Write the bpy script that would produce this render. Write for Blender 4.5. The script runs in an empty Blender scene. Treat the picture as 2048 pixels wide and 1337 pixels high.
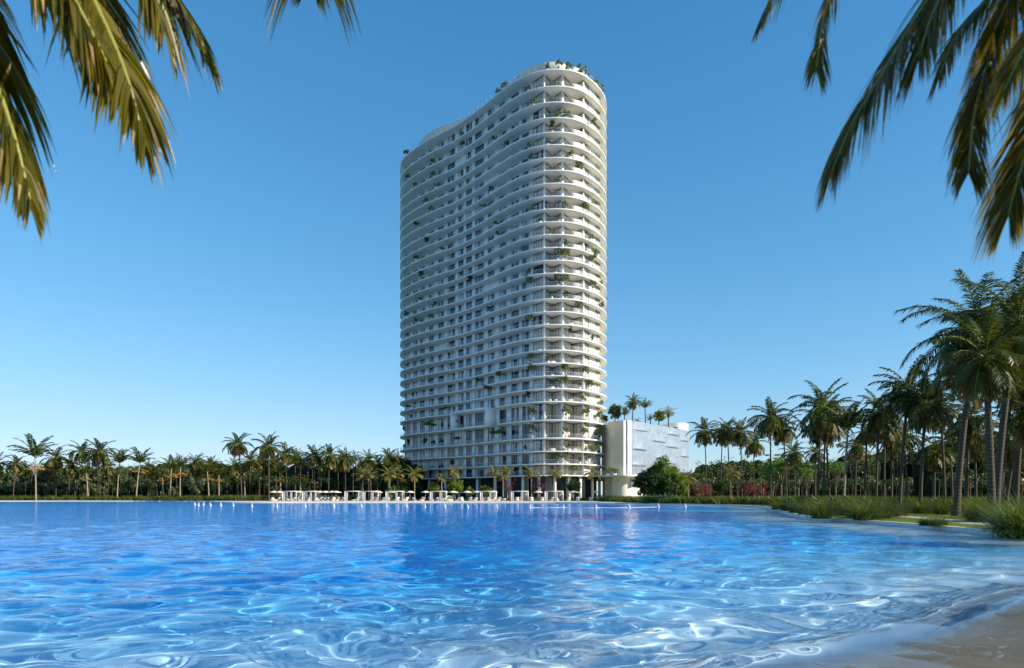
import bpy, math, random
import numpy as np
from mathutils import Vector
from mathutils.geometry import tessellate_polygon
PI = math.pi
sc = bpy.context.scene
col = sc.collection
F = 1400.0            # focal length in pixels of the 2048 wide picture
HZ = 990.0            # picture row of the horizon
EYE = 1.7

# ------------------------------------------------------------------ camera, sky, sun
cam = bpy.data.objects.new('camera', bpy.data.cameras.new('camera'))
col.objects.link(cam); sc.camera = cam
cam.location = (0, 0, EYE); cam.rotation_euler = (PI / 2, 0, 0)
cam.data.sensor_width = 36; cam.data.lens = F / 2048 * 36
cam.data.shift_y = (HZ - 668.5) / 2048
cam.data.clip_start = 0.05; cam.data.clip_end = 9000
cam.data.dof.use_dof = True; cam.data.dof.focus_distance = 60; cam.data.dof.aperture_fstop = 2.8

SUN_EL = math.radians(27)
SD = Vector((0.93 * math.cos(SUN_EL), -0.37 * math.cos(SUN_EL), math.sin(SUN_EL))).normalized()
w = bpy.data.worlds.new('World'); sc.world = w; w.use_nodes = True
wn = w.node_tree
sky = wn.nodes.new('ShaderNodeTexSky'); sky.sky_type = 'NISHITA'; sky.sun_disc = False
sky.sun_elevation = SUN_EL; sky.sun_rotation = math.atan2(SD.x, SD.y)
sky.air_density = 1.0; sky.dust_density = 0.0; sky.ozone_density = 4.0; sky.altitude = 0
hs = wn.nodes.new('ShaderNodeHueSaturation'); hs.inputs['Saturation'].default_value = 1.22
wn.links.new(sky.outputs[0], hs.inputs['Color'])
# the bright horizon rolls off softly, as on film
def vm(op, a, b):
    n = wn.nodes.new('ShaderNodeVectorMath'); n.operation = op
    for i, v in enumerate((a, b)):
        if isinstance(v, tuple): n.inputs[i].default_value = v
        else: wn.links.new(v, n.inputs[i])
    return n.outputs[0]
q_ = 0.191
den = vm('ADD', vm('MULTIPLY', hs.outputs[0], (1.12 * q_, 1.08 * q_, .70 * q_)), (1.0, 1.0, 1.0))
wn.links.new(vm('DIVIDE', vm('MULTIPLY', hs.outputs[0], (1.08, 1.31, 1.26)), den), wn.nodes['Background'].inputs[0])
wn.nodes['Background'].inputs[1].default_value = 0.15
sl = bpy.data.lights.new('sun', 'SUN'); sl.energy = 5.0; sl.angle = math.radians(0.5); sl.color = (1, 0.88, 0.70)
so = bpy.data.objects.new('sun', sl); col.objects.link(so)
so.rotation_euler = SD.to_track_quat('Z', 'Y').to_euler()
sl.cycles.is_caustics_light = True
sc.view_settings.view_transform = 'Standard'; sc.view_settings.look = 'None'
sc.view_settings.exposure = 0.62; sc.view_settings.gamma = 1
sc.cycles.use_denoising = True
sc.cycles.max_bounces = 8; sc.cycles.transparent_max_bounces = 12
sc.cycles.sample_clamp_indirect = 6

# ------------------------------------------------------------------ helpers
def px(x, y, Y):
    return Vector(((x - 1024) / F * Y, Y, EYE + (HZ - y) / F * Y))
def gy(y, z=0.15):
    return (EYE - z) * F / (y - HZ)
def X_(x, Y): return (x - 1024) / F * Y

class MB:
    def __init__(s): s.V = []; s.n = 0; s.F = []; s.M = []; s.A = []
    def add(s, V, Fc, m=0):
        V = np.asarray(V, float).reshape(-1, 3)
        s.V.append(V)
        if isinstance(Fc, np.ndarray):
            s.A.append((Fc + s.n, m))
        else:
            for f in Fc: s.F.append([i + s.n for i in f]); s.M.append(m)
        s.n += len(V)
    def box(s, c, d, rz=0, m=0, rx=0):
        cx, cy, cz = c; hx, hy, hz = d[0] / 2, d[1] / 2, d[2] / 2
        V = []
        for z in (-hz, hz):
            for x, y in ((-hx, -hy), (hx, -hy), (hx, hy), (-hx, hy)):
                y2 = y * math.cos(rx) - z * math.sin(rx); z2 = y * math.sin(rx) + z * math.cos(rx)
                V.append((cx + x * math.cos(rz) - y2 * math.sin(rz), cy + x * math.sin(rz) + y2 * math.cos(rz), cz + z2))
        s.add(V, [(0, 3, 2, 1), (4, 5, 6, 7), (0, 1, 5, 4), (1, 2, 6, 5), (2, 3, 7, 6), (3, 0, 4, 7)], m)
    def tube(s, P, R, n=8, m=0, cap=True):
        P = np.asarray(P, float); k = len(P); R = np.broadcast_to(R, (k,))
        T = np.gradient(P, axis=0); T /= np.linalg.norm(T, axis=1)[:, None] + 1e-9
        ref = np.array((0.0, 1, 0)) if abs(T[0][1]) < 0.9 else np.array((1.0, 0, 0))
        U = np.cross(T, ref); U /= np.linalg.norm(U, axis=1)[:, None] + 1e-9
        W = np.cross(T, U)
        a = np.linspace(0, 2 * PI, n, endpoint=False)
        V = P[:, None] + R[:, None, None] * (np.cos(a)[None, :, None] * U[:, None] + np.sin(a)[None, :, None] * W[:, None])
        Fc = [(i * n + j, i * n + (j + 1) % n, (i + 1) * n + (j + 1) % n, (i + 1) * n + j) for i in range(k - 1) for j in range(n)]
        if cap: Fc += [tuple(range(n))[::-1], tuple((k - 1) * n + j for j in range(n))]
        s.add(V.reshape(-1, 3), Fc, m)
    def prism(s, poly, z0, z1, m=0, mt=None):
        n = len(poly)
        V = [(p[0], p[1], z0) for p in poly] + [(p[0], p[1], z1) for p in poly]
        s.add(V, [(i, (i + 1) % n, n + (i + 1) % n, n + i) for i in range(n)] + [tuple(range(n))[::-1]], m)
        s.add([(p[0], p[1], z1) for p in poly], [tuple(range(n))], m if mt is None else mt)
    def lathe(s, prof, n=12, c=(0, 0, 0), m=0):
        V = []; k = len(prof)
        for r, z in prof:
            for j in range(n):
                a = 2 * PI * j / n; V.append((c[0] + r * math.cos(a), c[1] + r * math.sin(a), c[2] + z))
        Fc = [(i * n + j, i * n + (j + 1) % n, (i + 1) * n + (j + 1) % n, (i + 1) * n + j) for i in range(k - 1) for j in range(n)]
        s.add(V, Fc + [tuple(range(n))[::-1], tuple((k - 1) * n + j for j in range(n))], m)
    def mesh(s, name, mats, smooth=False):
        me = bpy.data.meshes.new(name)
        V = np.concatenate(s.V); me.vertices.add(len(V)); me.vertices.foreach_set('co', V.ravel())
        li = []; ls = []; mi = []; pos = 0
        if s.F:
            lens = np.array([len(f) for f in s.F]); li.append(np.concatenate([np.array(f) for f in s.F]))
            ls.append(np.concatenate([[0], np.cumsum(lens)[:-1]])); mi.append(np.array(s.M)); pos = int(lens.sum())
        for Fc, m in s.A:
            li.append(Fc.ravel()); ls.append(pos + np.arange(0, Fc.size, Fc.shape[1])); mi.append(np.full(len(Fc), m) if np.isscalar(m) else np.asarray(m)); pos += Fc.size
        li = np.concatenate(li); ls = np.concatenate(ls); mi = np.concatenate(mi)
        me.loops.add(len(li)); me.loops.foreach_set('vertex_index', li.astype(np.int32))
        me.polygons.add(len(ls)); me.polygons.foreach_set('loop_start', ls.astype(np.int32))
        me.polygons.foreach_set('material_index', mi.astype(np.int32))
        for m in mats: me.materials.append(m)
        me.update(calc_edges=True)
        if smooth: me.shade_smooth()
        return me
    def build(s, name, mats, parent=None, smooth=False):
        return place(s.mesh(name, mats if isinstance(mats, (list, tuple)) else [mats], smooth), name, parent)

def place(me, name, parent=None, loc=(0, 0, 0), rz=0, sc_=1):
    o = bpy.data.objects.new(name, me); col.objects.link(o); o.parent = parent
    o.location = loc; o.rotation_euler.z = rz
    o.scale = (sc_,) * 3 if np.isscalar(sc_) else sc_
    return o
def tag(o, label=None, cat=None, group=None, kind=None):
    if label: o['label'] = label
    if cat: o['category'] = cat
    if group: o['group'] = group
    if kind: o['kind'] = kind
    return o
def thing(name, loc, label, cat, group=None, rz=0, s=1):
    o = bpy.data.objects.new(name, None); col.objects.link(o); o.location = loc; o.rotation_euler.z = rz
    o.scale = (s,) * 3 if np.isscalar(s) else s
    o.empty_display_size = 0.3
    return tag(o, label, cat, group)
def copy_tree(o, parent=None):
    c = o.copy(); col.objects.link(c); c.parent = parent
    for ch in list(o.children): copy_tree(ch, c)
    return c
ORD = 'zeroth first second third fourth fifth sixth seventh eighth ninth tenth eleventh twelfth thirteenth fourteenth fifteenth sixteenth seventeenth eighteenth nineteenth twentieth'.split()
def ordn(n):
    if n <= 20: return ORD[n]
    t, u = divmod(n, 10)
    tens = {2: 'twenty', 3: 'thirty', 4: 'forty', 5: 'fifty'}[t]
    return tens + '-' + ORD[u] if u else tens[:-1] + 'ieth'

# ------------------------------------------------------------------ materials
def mat(name, c, rough=0.6, spec=0.5, metal=0.0, noise=None, bump=None, coat=0):
    """noise=(scale, amount) mottles the base colour, bump=(scale, strength)"""
    m = bpy.data.materials.new(name); m.use_nodes = True; nt = m.node_tree; p = nt.nodes['Principled BSDF']
    p.inputs['Base Color'].default_value = (*c, 1); p.inputs['Roughness'].default_value = rough
    p.inputs['Specular IOR Level'].default_value = spec; p.inputs['Metallic'].default_value = metal
    p.inputs['Coat Weight'].default_value = coat
    ge = nt.nodes.new('ShaderNodeNewGeometry')
    if noise:
        n = nt.nodes.new('ShaderNodeTexNoise'); n.inputs['Scale'].default_value = noise[0]; n.inputs['Detail'].default_value = 5
        nt.links.new(ge.outputs['Position'], n.inputs['Vector'])
        r = nt.nodes.new('ShaderNodeMapRange'); r.inputs[3].default_value = 1 - noise[1]; r.inputs[4].default_value = 1 + noise[1]
        r.inputs[1].default_value = .25; r.inputs[2].default_value = .75
        nt.links.new(n.outputs['Fac'], r.inputs[0])
        x = nt.nodes.new('ShaderNodeVectorMath'); x.operation = 'SCALE'; x.inputs[0].default_value = c
        nt.links.new(r.outputs[0], x.inputs['Scale']); nt.links.new(x.outputs[0], p.inputs['Base Color'])
    if bump:
        n = nt.nodes.new('ShaderNodeTexNoise'); n.inputs['Scale'].default_value = bump[0]; n.inputs['Detail'].default_value = 6
        nt.links.new(ge.outputs['Position'], n.inputs['Vector'])
        b = nt.nodes.new('ShaderNodeBump'); b.inputs['Strength'].default_value = bump[1]; b.inputs['Distance'].default_value = .1
        nt.links.new(n.outputs['Fac'], b.inputs['Height']); nt.links.new(b.outputs[0], p.inputs['Normal'])
    return m

def leafmat(name, c1, c2, trans=0.3, gloss=0.45, rough=0.35):
    """leaves: two greens mixed per leaf, part of the light passes through"""
    m = bpy.data.materials.new(name); m.use_nodes = True; nt = m.node_tree; p = nt.nodes['Principled BSDF']
    ge = nt.nodes.new('ShaderNodeNewGeometry')
    r = nt.nodes.new('ShaderNodeMix'); r.data_type = 'RGBA'
    r.inputs[6].default_value = (*c1, 1); r.inputs[7].default_value = (*c2, 1)
    nt.links.new(ge.outputs['Random Per Island'], r.inputs[0])
    nt.links.new(r.outputs[2], p.inputs['Base Color'])
    p.inputs['Roughness'].default_value = rough; p.inputs['Specular IOR Level'].default_value = gloss
    t = nt.nodes.new('ShaderNodeBsdfTranslucent')
    x = nt.nodes.new('ShaderNodeVectorMath'); x.operation = 'MULTIPLY'; x.inputs[1].default_value = (1.9, 1.7, .5)
    nt.links.new(r.outputs[2], x.inputs[0]); nt.links.new(x.outputs[0], t.inputs[0])
    mx = nt.nodes.new('ShaderNodeMixShader'); mx.inputs[0].default_value = trans
    nt.links.new(p.outputs[0], mx.inputs[1]); nt.links.new(t.outputs[0], mx.inputs[2])
    nt.links.new(mx.outputs[0], nt.nodes['Material Output'].inputs[0])
    return m

WHITE = mat('white_render', (.86, .83, .77), .55, noise=(.6, .05), bump=(3, .05))
WALL = mat('pale_wall', (.84, .85, .86), .7, noise=(.8, .05))
WPAINT = mat('white_paint', (.74, .73, .71), .4)
FRAME = mat('dark_frame', (.03, .035, .045), .35)
GLASS = mat('window_glass', (.025, .035, .055), .04, .6)
CURT = mat('curtain_behind_glass', (.52, .52, .52), .12, .5, noise=(2, .15))
WARM = mat('beige_blind_behind_glass', (.64, .57, .45), .15, .4, noise=(2, .15))
TILE = mat('balcony_tile', (.52, .49, .44), .7, noise=(.8, .1))
CONC = mat('beige_concrete', (.64, .57, .44), .75, noise=(.25, .18), bump=(4, .1))
DARKGL = mat('lobby_glass', (.03, .035, .05), .12, .5, noise=(.5, .3))
FABW = mat('cream_fabric', (.64, .59, .50), .9)
FABB = mat('grey_fabric', (.12, .15, .22), .9)
SHEER = mat('white_curtain', (.60, .60, .61), .9)
POT = mat('white_pot', (.78, .76, .72), .5)
SOIL = mat('soil', (.06, .04, .03), .95)
BARK = mat('grey_bark', (.16, .12, .09), .9, noise=(3, .3), bump=(8, .6))
PALMLEAF = leafmat('palm_leaf', (.032, .052, .008), (.09, .105, .016), .30, .3, .4)
PALMOLD = leafmat('old_palm_leaf', (.16, .12, .025), (.24, .16, .04), .25, .4, .4)
PALMPALE = leafmat('pale_palm_leaf', (.14, .16, .045), (.24, .22, .08), .25, .5, .35)
NEARLEAF = leafmat('near_palm_leaf', (.045, .058, .007), (.17, .14, .012), .5, .45, .3)
NEARTIP = leafmat('dry_leaf_tip', (.30, .20, .10), (.42, .30, .16), .35, .5, .4)
RACHIS = mat('frond_stalk', (.22, .23, .05), .4)
ORANGE = mat('orange_fruit', (.55, .24, .02), .6)
LEAFDK = leafmat('dark_leaf', (.018, .05, .010), (.05, .10, .018), .25, .4, .4)
LEAFMID = leafmat('green_leaf', (.06, .13, .015), (.17, .24, .03), .3, .4, .4)
LEAFBR = leafmat('bright_leaf', (.07, .17, .03), (.14, .26, .04), .35, .4, .4)
LEAFGREY = leafmat('grey_green_leaf', (.06, .10, .035), (.20, .24, .11), .2, .5, .4)
LEAFPOT = leafmat('sage_leaf', (.10, .16, .06), (.26, .30, .14), .25, .4, .4)
LEAFRED = leafmat('magenta_blossom', (.15, .022, .045), (.27, .05, .085), .3, .2, .6)
BLADE = leafmat('grass_blade', (.045, .078, .014), (.12, .155, .035), .3, .4, .4)
LAWNB = leafmat('lawn_blade', (.10, .17, .02), (.20, .27, .04), .3, .3, .5)
WOODCORE = mat('painted_shade_core', (.012, .02, .008), 1, .1)  # fill for the woodland cores, shade put into the near-black colour

def glassrail():
    m = bpy.data.materials.new('railing_glass'); m.use_nodes = True; nt = m.node_tree
    t = nt.nodes.new('ShaderNodeBsdfTransparent'); t.inputs[0].default_value = (.90, .95, 1, 1)
    g = nt.nodes.new('ShaderNodeBsdfGlossy'); g.inputs['Roughness'].default_value = .35; g.inputs[0].default_value = (.7, .78, .88, 1)
    d = nt.nodes.new('ShaderNodeBsdfDiffuse'); d.inputs[0].default_value = (.62, .70, .80, 1)
    a = nt.nodes.new('ShaderNodeMixShader'); a.inputs[0].default_value = .07
    b = nt.nodes.new('ShaderNodeMixShader'); b.inputs[0].default_value = .015
    nt.links.new(t.outputs[0], a.inputs[1]); nt.links.new(g.outputs[0], a.inputs[2])
    nt.links.new(a.outputs[0], b.inputs[1]); nt.links.new(d.outputs[0], b.inputs[2])
    nt.links.new(b.outputs[0], nt.nodes['Material Output'].inputs[0]); return m
RAIL = glassrail()

def barkmat(name, c1, c2, sc_):
    m = bpy.data.materials.new(name); m.use_nodes = True; nt = m.node_tree; p = nt.nodes['Principled BSDF']
    ge = nt.nodes.new('ShaderNodeNewGeometry'); sp = nt.nodes.new('ShaderNodeSeparateXYZ'); nt.links.new(ge.outputs['Position'], sp.inputs[0])
    n = nt.nodes.new('ShaderNodeTexNoise'); n.inputs['Scale'].default_value = 1.5; nt.links.new(ge.outputs['Position'], n.inputs['Vector'])
    a = nt.nodes.new('ShaderNodeMath'); a.operation = 'MULTIPLY_ADD'; a.inputs[1].default_value = sc_
    nt.links.new(sp.outputs[2], a.inputs[0]); nt.links.new(n.outputs['Fac'], a.inputs[2])
    f = nt.nodes.new('ShaderNodeMath'); f.operation = 'FRACT'; nt.links.new(a.outputs[0], f.inputs[0])
    r = nt.nodes.new('ShaderNodeValToRGB'); e = r.color_ramp.elements
    e[0].position = 0; e[0].color = (*[v * .35 for v in c1], 1); e[1].position = .3; e[1].color = (*c1, 1)
    x = r.color_ramp.elements.new(.95); x.color = (*c2, 1)
    nt.links.new(f.outputs[0], r.inputs[0]); nt.links.new(r.outputs[0], p.inputs['Base Color'])
    b = nt.nodes.new('ShaderNodeBump'); b.inputs['Strength'].default_value = .5; b.inputs['Distance'].default_value = .05
    nt.links.new(f.outputs[0], b.inputs['Height']); nt.links.new(b.outputs[0], p.inputs['Normal'])
    p.inputs['Roughness'].default_value = .85; return m
TRUNK = barkmat('palm_bark', (.055, .042, .031), (.10, .075, .055), 4.0)
TRUNKP = barkmat('pale_palm_bark', (.27, .215, .145), (.36, .29, .20), 3.0)

# ------------------------------------------------------------------ leaf and frond generators
def leaf_cloud(rng, centers, radii, n_per, size, flat=1.0, shell=0.55):
    """quads scattered through the volume of many small clumps"""
    C = np.repeat(np.asarray(centers, float), n_per, axis=0); R = np.repeat(np.asarray(radii, float), n_per)
    N = len(C)
    d = rng.normal(size=(N, 3)); d /= np.linalg.norm(d, axis=1)[:, None]
    rr = R * (shell + (1 - shell) * rng.random(N)) * rng.uniform(.75, 1.15, N)
    P = C + d * rr[:, None] * np.array((1, 1, flat))
    nrm = d + rng.normal(size=(N, 3)) * .75; nrm /= np.linalg.norm(nrm, axis=1)[:, None]
    u = np.cross(nrm, rng.normal(size=(N, 3))); u /= np.linalg.norm(u, axis=1)[:, None] + 1e-9
    v = np.cross(nrm, u); s = size * rng.uniform(.6, 1.3, N)[:, None]
    V = np.stack([P - u * s, P - v * s * .5 + nrm * s * .15, P + u * s, P + v * s * .5 + nrm * s * .15], 1).reshape(-1, 3)
    return V, np.arange(4 * N).reshape(N, 4)

def frond(rng, L=4.2, e0=.6, bend=1.5, nl=26, ll=.95, wd=.05, az=0., hang=.6, seg=1, start=.14, thick=.03, side_bend=0.):
    """a feather frond from the origin: returns (stalk path, leaflet verts, faces)"""
    ns = 16; t = np.linspace(0, 1, ns)
    el = e0 - bend * t ** 1.25
    azt = az + side_bend * t
    T = np.stack([np.cos(el) * np.cos(azt), np.cos(el) * np.sin(azt), np.sin(el)], 1)
    P = np.concatenate([[np.zeros(3)], np.cumsum((T[:-1] + T[1:]) / 2 * L / (ns - 1), axis=0)])
    V, Fc = leaflets(rng, P, nl, ll, wd, hang, seg, start)
    return P, V, Fc

def leaflets(rng, P, nl, ll, wd, hang, seg, start=.14, fwd=.75, jit=.12, tipf=.42):
    P = np.asarray(P, float); ns = len(P); t = np.linspace(0, 1, ns)
    T = np.gradient(P, axis=0); T /= np.linalg.norm(T, axis=1)[:, None]
    tt = np.repeat(np.linspace(start, .995, nl), 2); s = np.tile([1., -1.], nl)
    N = len(tt); tt = np.clip(tt + rng.normal(size=N) * .004, 0, 1)
    B = np.stack([np.interp(tt, t, P[:, k]) for k in range(3)], 1)
    Tn = np.stack([np.interp(tt, t, T[:, k]) for k in range(3)], 1); Tn /= np.linalg.norm(Tn, axis=1)[:, None]
    up = np.array((0, 0, 1.)); S = np.cross(Tn, up); nS = np.linalg.norm(S, axis=1)[:, None]
    S = np.where(nS > .15, S / np.maximum(nS, 1e-6), np.array((1., 0, 0)))
    f = fwd * (.55 + .9 * tt)[:, None]
    D = S * s[:, None] + Tn * f + rng.normal(size=(N, 3)) * jit
    D[:, 2] += .12; D /= np.linalg.norm(D, axis=1)[:, None]
    length = ll * np.interp(tt, [0, .15, .35, .7, 1], [.45, .8, 1, .5 + .42 * tipf * 2, tipf]) * rng.uniform(.85, 1.1, N)
    g = np.array((0, 0, -1.)) * (hang * rng.uniform(.6, 1.3, N))[:, None]
    wv = np.cross(D, np.cross(Tn, D)); wv = Tn * 1.0 + rng.normal(size=(N, 3)) * .25
    wv -= D * np.sum(wv * D, axis=1)[:, None]; wv /= np.linalg.norm(wv, axis=1)[:, None] + 1e-9
    W = wd * rng.uniform(.8, 1.2, N)[:, None]
    l = length[:, None]
    if seg == 1:
        mid = B + D * l * .45 + g * l * .10; tip = B + D * l * .86 + g * l * .50
        V = np.stack([B, mid - wv * W, tip, mid + wv * W], 1).reshape(-1, 3)
        return V, np.arange(4 * N).reshape(N, 4)
    rows = []
    us = np.linspace(0, 1, seg + 1)
    for u in us:
        p = B + D * l * u * (1 - .16 * u) + g * l * (.55 * u ** 2.0)
        ww = W * (max(0.03, (1 - u) ** .7) * min(1, .35 + 3 * u))
        rows += [p - wv * ww, p + wv * ww]
    V = np.stack(rows, 1).reshape(-1, 3); k = 2 * (seg + 1)
    base = (np.arange(N) * k)[:, None]
    Fc = np.concatenate([base + np.array([[2 * i, 2 * i + 1, 2 * i + 3, 2 * i + 2]]) for i in range(seg)])
    return V, Fc

def palm_crown(seed, nf=24, L=4.0, nl=24, ll=.9, wd=.07, seg=1, upright=0., old=.25, hang=.7, mats=None, droop=1.0, lo=-.75):
    rng = np.random.default_rng(seed); mb = MB(); az = rng.uniform(0, 6.28)
    for i in range(nf):
        q = i / (nf - 1); az += 2.39996 + rng.normal() * .18
        e0 = 1.45 - (1.45 - lo - upright) * q ** .9 + rng.normal() * .08
        b = (.65 + .80 * math.sin(PI * min(1, q * .9 + .1))) * droop * rng.uniform(.75, 1.2)
        Lf = L * (.72 + .28 * math.sin(PI * min(1, q * 1.2 + .15))) * rng.uniform(.88, 1.1)
        P, V, Fc = frond(rng, Lf, e0, b, nl, ll, wd, az, hang, seg, side_bend=rng.normal() * .15)
        isold = q > 1 - old and rng.random() < .75
        mb.add(V, Fc, 1 if isold else 0)
        mb.tube(P[::3], np.linspace(.05, .012, len(P[::3])) * (L / 4), 4, 2, False)
    return mb.mesh('crown', mats or [PALMLEAF, PALMOLD, RACHIS])

def palm_trunk(h, lean, r0, r1, mat_, parent, nseg=14, n=10, curve=.5, rings=0):
    t = np.linspace(0, 1, nseg if not rings else rings * 2)
    x = lean[0] * (t * (1 - curve) + curve * t ** 2); y = lean[1] * (t * (1 - curve) + curve * t ** 2)
    R = r0 + (r1 - r0) * t ** .7 + r0 * .5 * np.exp(-t * h / .5)
    if rings: R = R * (1 + .05 * (np.arange(len(t)) % 2))
    mb = MB(); mb.tube(np.stack([x, y, t * h - .1], 1), R, n, 0)
    return mb.build('trunk', mat_, parent, True)

# ------------------------------------------------------------------ lagoon, ground
FAR = [(20.5, 28), (21.3, 38.4), (20.9, 47.6), (22.5, 56), (26, 68), (31.0, 84), (33.9, 97), (34, 106), (31, 116), (24, 134), (18.5, 139), (12, 145), (3, 149), (-15, 151), (-42, 150.5)]
SPIT = [(-50, 149), (-56, 150), (-63, 154), (-71, 165), (-79, 176), (-107, 182.5), (-134, 183), (-175, 184)]
NEARB = [(-215, 160), (-215, 60), (-150, 10), (-60, -9), (-20, -9), (-4, -5), (4, -1.5), (9, 2.5), (14.5, 8), (19.5, 18)]
def smooth(pts, n, closed=True):
    P = np.asarray(pts, float); k = len(P); out = []
    rng_ = range(k if closed else k - 1)
    for i in rng_:
        if closed: a, b, c, d = P[(i - 1) % k], P[i], P[(i + 1) % k], P[(i + 2) % k]
        else: a, b, c, d = P[max(i - 1, 0)], P[i], P[i + 1], P[min(i + 2, k - 1)]
        for j in range(n):
            t = j / n
            out.append(.5 * ((2 * b) + (c - a) * t + (2 * a - 5 * b + 4 * c - d) * t * t + (3 * b - a - 3 * c + d) * t ** 3))
    if not closed: out.append(P[-1])
    return np.array(out)
SHORE = smooth(FAR + SPIT + NEARB, 5)
nFAR = (len(FAR) + len(SPIT)) * 5
def dist_to(pl, X, Y, closed=True):
    d = np.full(X.shape, 1e9); A = pl; B = np.roll(pl, -1, 0)
    if not closed: A, B = pl[:-1], pl[1:]
    for a, b in zip(A, B):
        ab = b - a; L = ab @ ab + 1e-9
        t = np.clip(((X - a[0]) * ab[0] + (Y - a[1]) * ab[1]) / L, 0, 1)
        d = np.minimum(d, np.hypot(X - a[0] - t * ab[0], Y - a[1] - t * ab[1]))
    return d
def inside(pl, X, Y):
    c = np.zeros(X.shape, bool); A = pl; B = np.roll(pl, -1, 0)
    for a, b in zip(A, B):
        c ^= ((a[1] > Y) != (b[1] > Y)) & (X < (b[0] - a[0]) * (Y - a[1]) / (b[1] - a[1] + 1e-12) + a[0])
    return c

def offset_poly(P, d):
    P = np.asarray(P); T = np.roll(P, -1, 0) - np.roll(P, 1, 0); T /= np.linalg.norm(T, axis=1)[:, None]
    return P + np.stack([T[:, 1], -T[:, 0]], 1) * d      # to the right of travel
area = np.sum(SHORE[:, 0] * np.roll(SHORE[:, 1], -1) - np.roll(SHORE[:, 0], -1) * SHORE[:, 1])
OUT = 1 if area > 0 else -1        # offset sign that points to the land
LAND = 0.15
def tess(name, loops, z, m, kind='structure', label=None):
    polys = [[Vector((p[0], p[1], 0)) for p in l] for l in loops]
    V = [p for l in polys for p in l]
    T = tessellate_polygon(polys)
    mb = MB(); V3 = [(v.x, v.y, z) for v in V]
    T2 = []
    for t in T:
        a, b, c = [V[i] for i in t]
        T2.append(t if (b - a).cross(c - a).z > 0 else (t[0], t[2], t[1]))
    mb.add(V3, T2, 0)
    o = mb.build(name, m); o['kind'] = kind
    return o

def groundmat():
    m = bpy.data.materials.new('lawn'); m.use_nodes = True; nt = m.node_tree; p = nt.nodes['Principled BSDF']
    ge = nt.nodes.new('ShaderNodeNewGeometry')
    n = nt.nodes.new('ShaderNodeTexNoise'); n.inputs['Scale'].default_value = .35; n.inputs['Detail'].default_value = 8; n.inputs['Roughness'].default_value = .7
    nt.links.new(ge.outputs['Position'], n.inputs['Vector'])
    r = nt.nodes.new('ShaderNodeValToRGB'); e = r.color_ramp.elements
    e[0].position = .35; e[0].color = (.055, .085, .015, 1); e[1].position = .65; e[1].color = (.16, .20, .03, 1)
    nt.links.new(n.outputs['Fac'], r.inputs[0]); nt.links.new(r.outputs[0], p.inputs['Base Color']); p.inputs['Roughness'].default_value = .9
    n2 = nt.nodes.new('ShaderNodeTexNoise'); n2.inputs['Scale'].default_value = 25; nt.links.new(ge.outputs['Position'], n2.inputs['Vector'])
    b = nt.nodes.new('ShaderNodeBump'); b.inputs['Strength'].default_value = .6; b.inputs['Distance'].default_value = .1
    nt.links.new(n2.outputs['Fac'], b.inputs['Height']); nt.links.new(b.outputs[0], p.inputs['Normal']); return m
LAWN = groundmat()
SAND = mat('pale_sand', (.62, .56, .46), .9, noise=(.7, .08), bump=(12, .3))
PAVE = mat('pale_paving', (.60, .56, .48), .8, noise=(.5, .06))
PATHM = mat('path_gravel', (.42, .40, .37), .9, noise=(3, .15), bump=(30, .4))

a_ = np.linspace(0, 2 * PI, 64, endpoint=False)
outer = np.stack([4000 * np.cos(a_), 4000 * np.sin(a_)], 1)
rim = offset_poly(SHORE, .35 * OUT)
ground = tess('ground', [outer, rim], LAND, LAWN)
# kerb: a low white rim along the shore
mb = MB(); n = len(SHORE)
inn = offset_poly(SHORE, 0); V = []
for i in range(n):
    V += [(*inn[i], -.8), (*inn[i], LAND + .02), (*rim[i], LAND + .02), (*rim[i], -.1)]
Fc = []
for i in range(n):
    if i >= nFAR + 2 * 5 and i < n - 6: continue
    j = (i + 1) % n
    for k in range(3): Fc.append((i * 4 + k, i * 4 + k + 1, j * 4 + k + 1, j * 4 + k))
mb.add(V, Fc)
o = mb.build('pool_kerb', mat('pool_rim', (.62, .60, .56), .6)); o['kind'] = 'structure'
# beach behind the camera, closing the rim where there is no kerb
i0 = nFAR + 2 * 5; idx = list(range(i0, n - 5))
mb = MB(); A = offset_poly(SHORE, -1.0 * OUT)[idx]; B = offset_poly(SHORE, 12 * OUT)[idx]
V = [(*p, -.12) for p in A] + [(*p, LAND + .012) for p in B]; k = len(idx)
mb.add(V, [(i, i + 1, k + i + 1, k + i) for i in range(k - 1)])
o = mb.build('beach', SAND); o['kind'] = 'structure'
# promenade along the far shore
pr = np.array([p for p in SHORE if p[1] > 128 and p[0] > -75 and p[0] < 21])
pr = offset_poly(pr, .36 * OUT)
pro = [tuple(p) for p in pr] + [(-70, 187), (-25, 187), (18, 185), (22, 165), (23, 148), (22.5, 136)]
pr2 = tess('promenade', [pro], LAND + .006, PAVE)
# garden path on the right
pc = smooth([(27.5, 60), (28.0, 53.5), (27.6, 47.5), (26.2, 42), (24.9, 37), (24.6, 33), (26.5, 29), (32, 24)], 5, False)
T = np.gradient(pc, axis=0); T /= np.linalg.norm(T, axis=1)[:, None]; S = np.stack([T[:, 1], -T[:, 0]], 1)
mb = MB(); k = len(pc)
mb.add([(*p, LAND + .012) for p in pc - S * .85] + [(*p, LAND + .012) for p in pc + S * .85], [(i, k + i, k + i + 1, i + 1) for i in range(k - 1)])
o = mb.build('path', PATHM); o['kind'] = 'structure'

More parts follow.
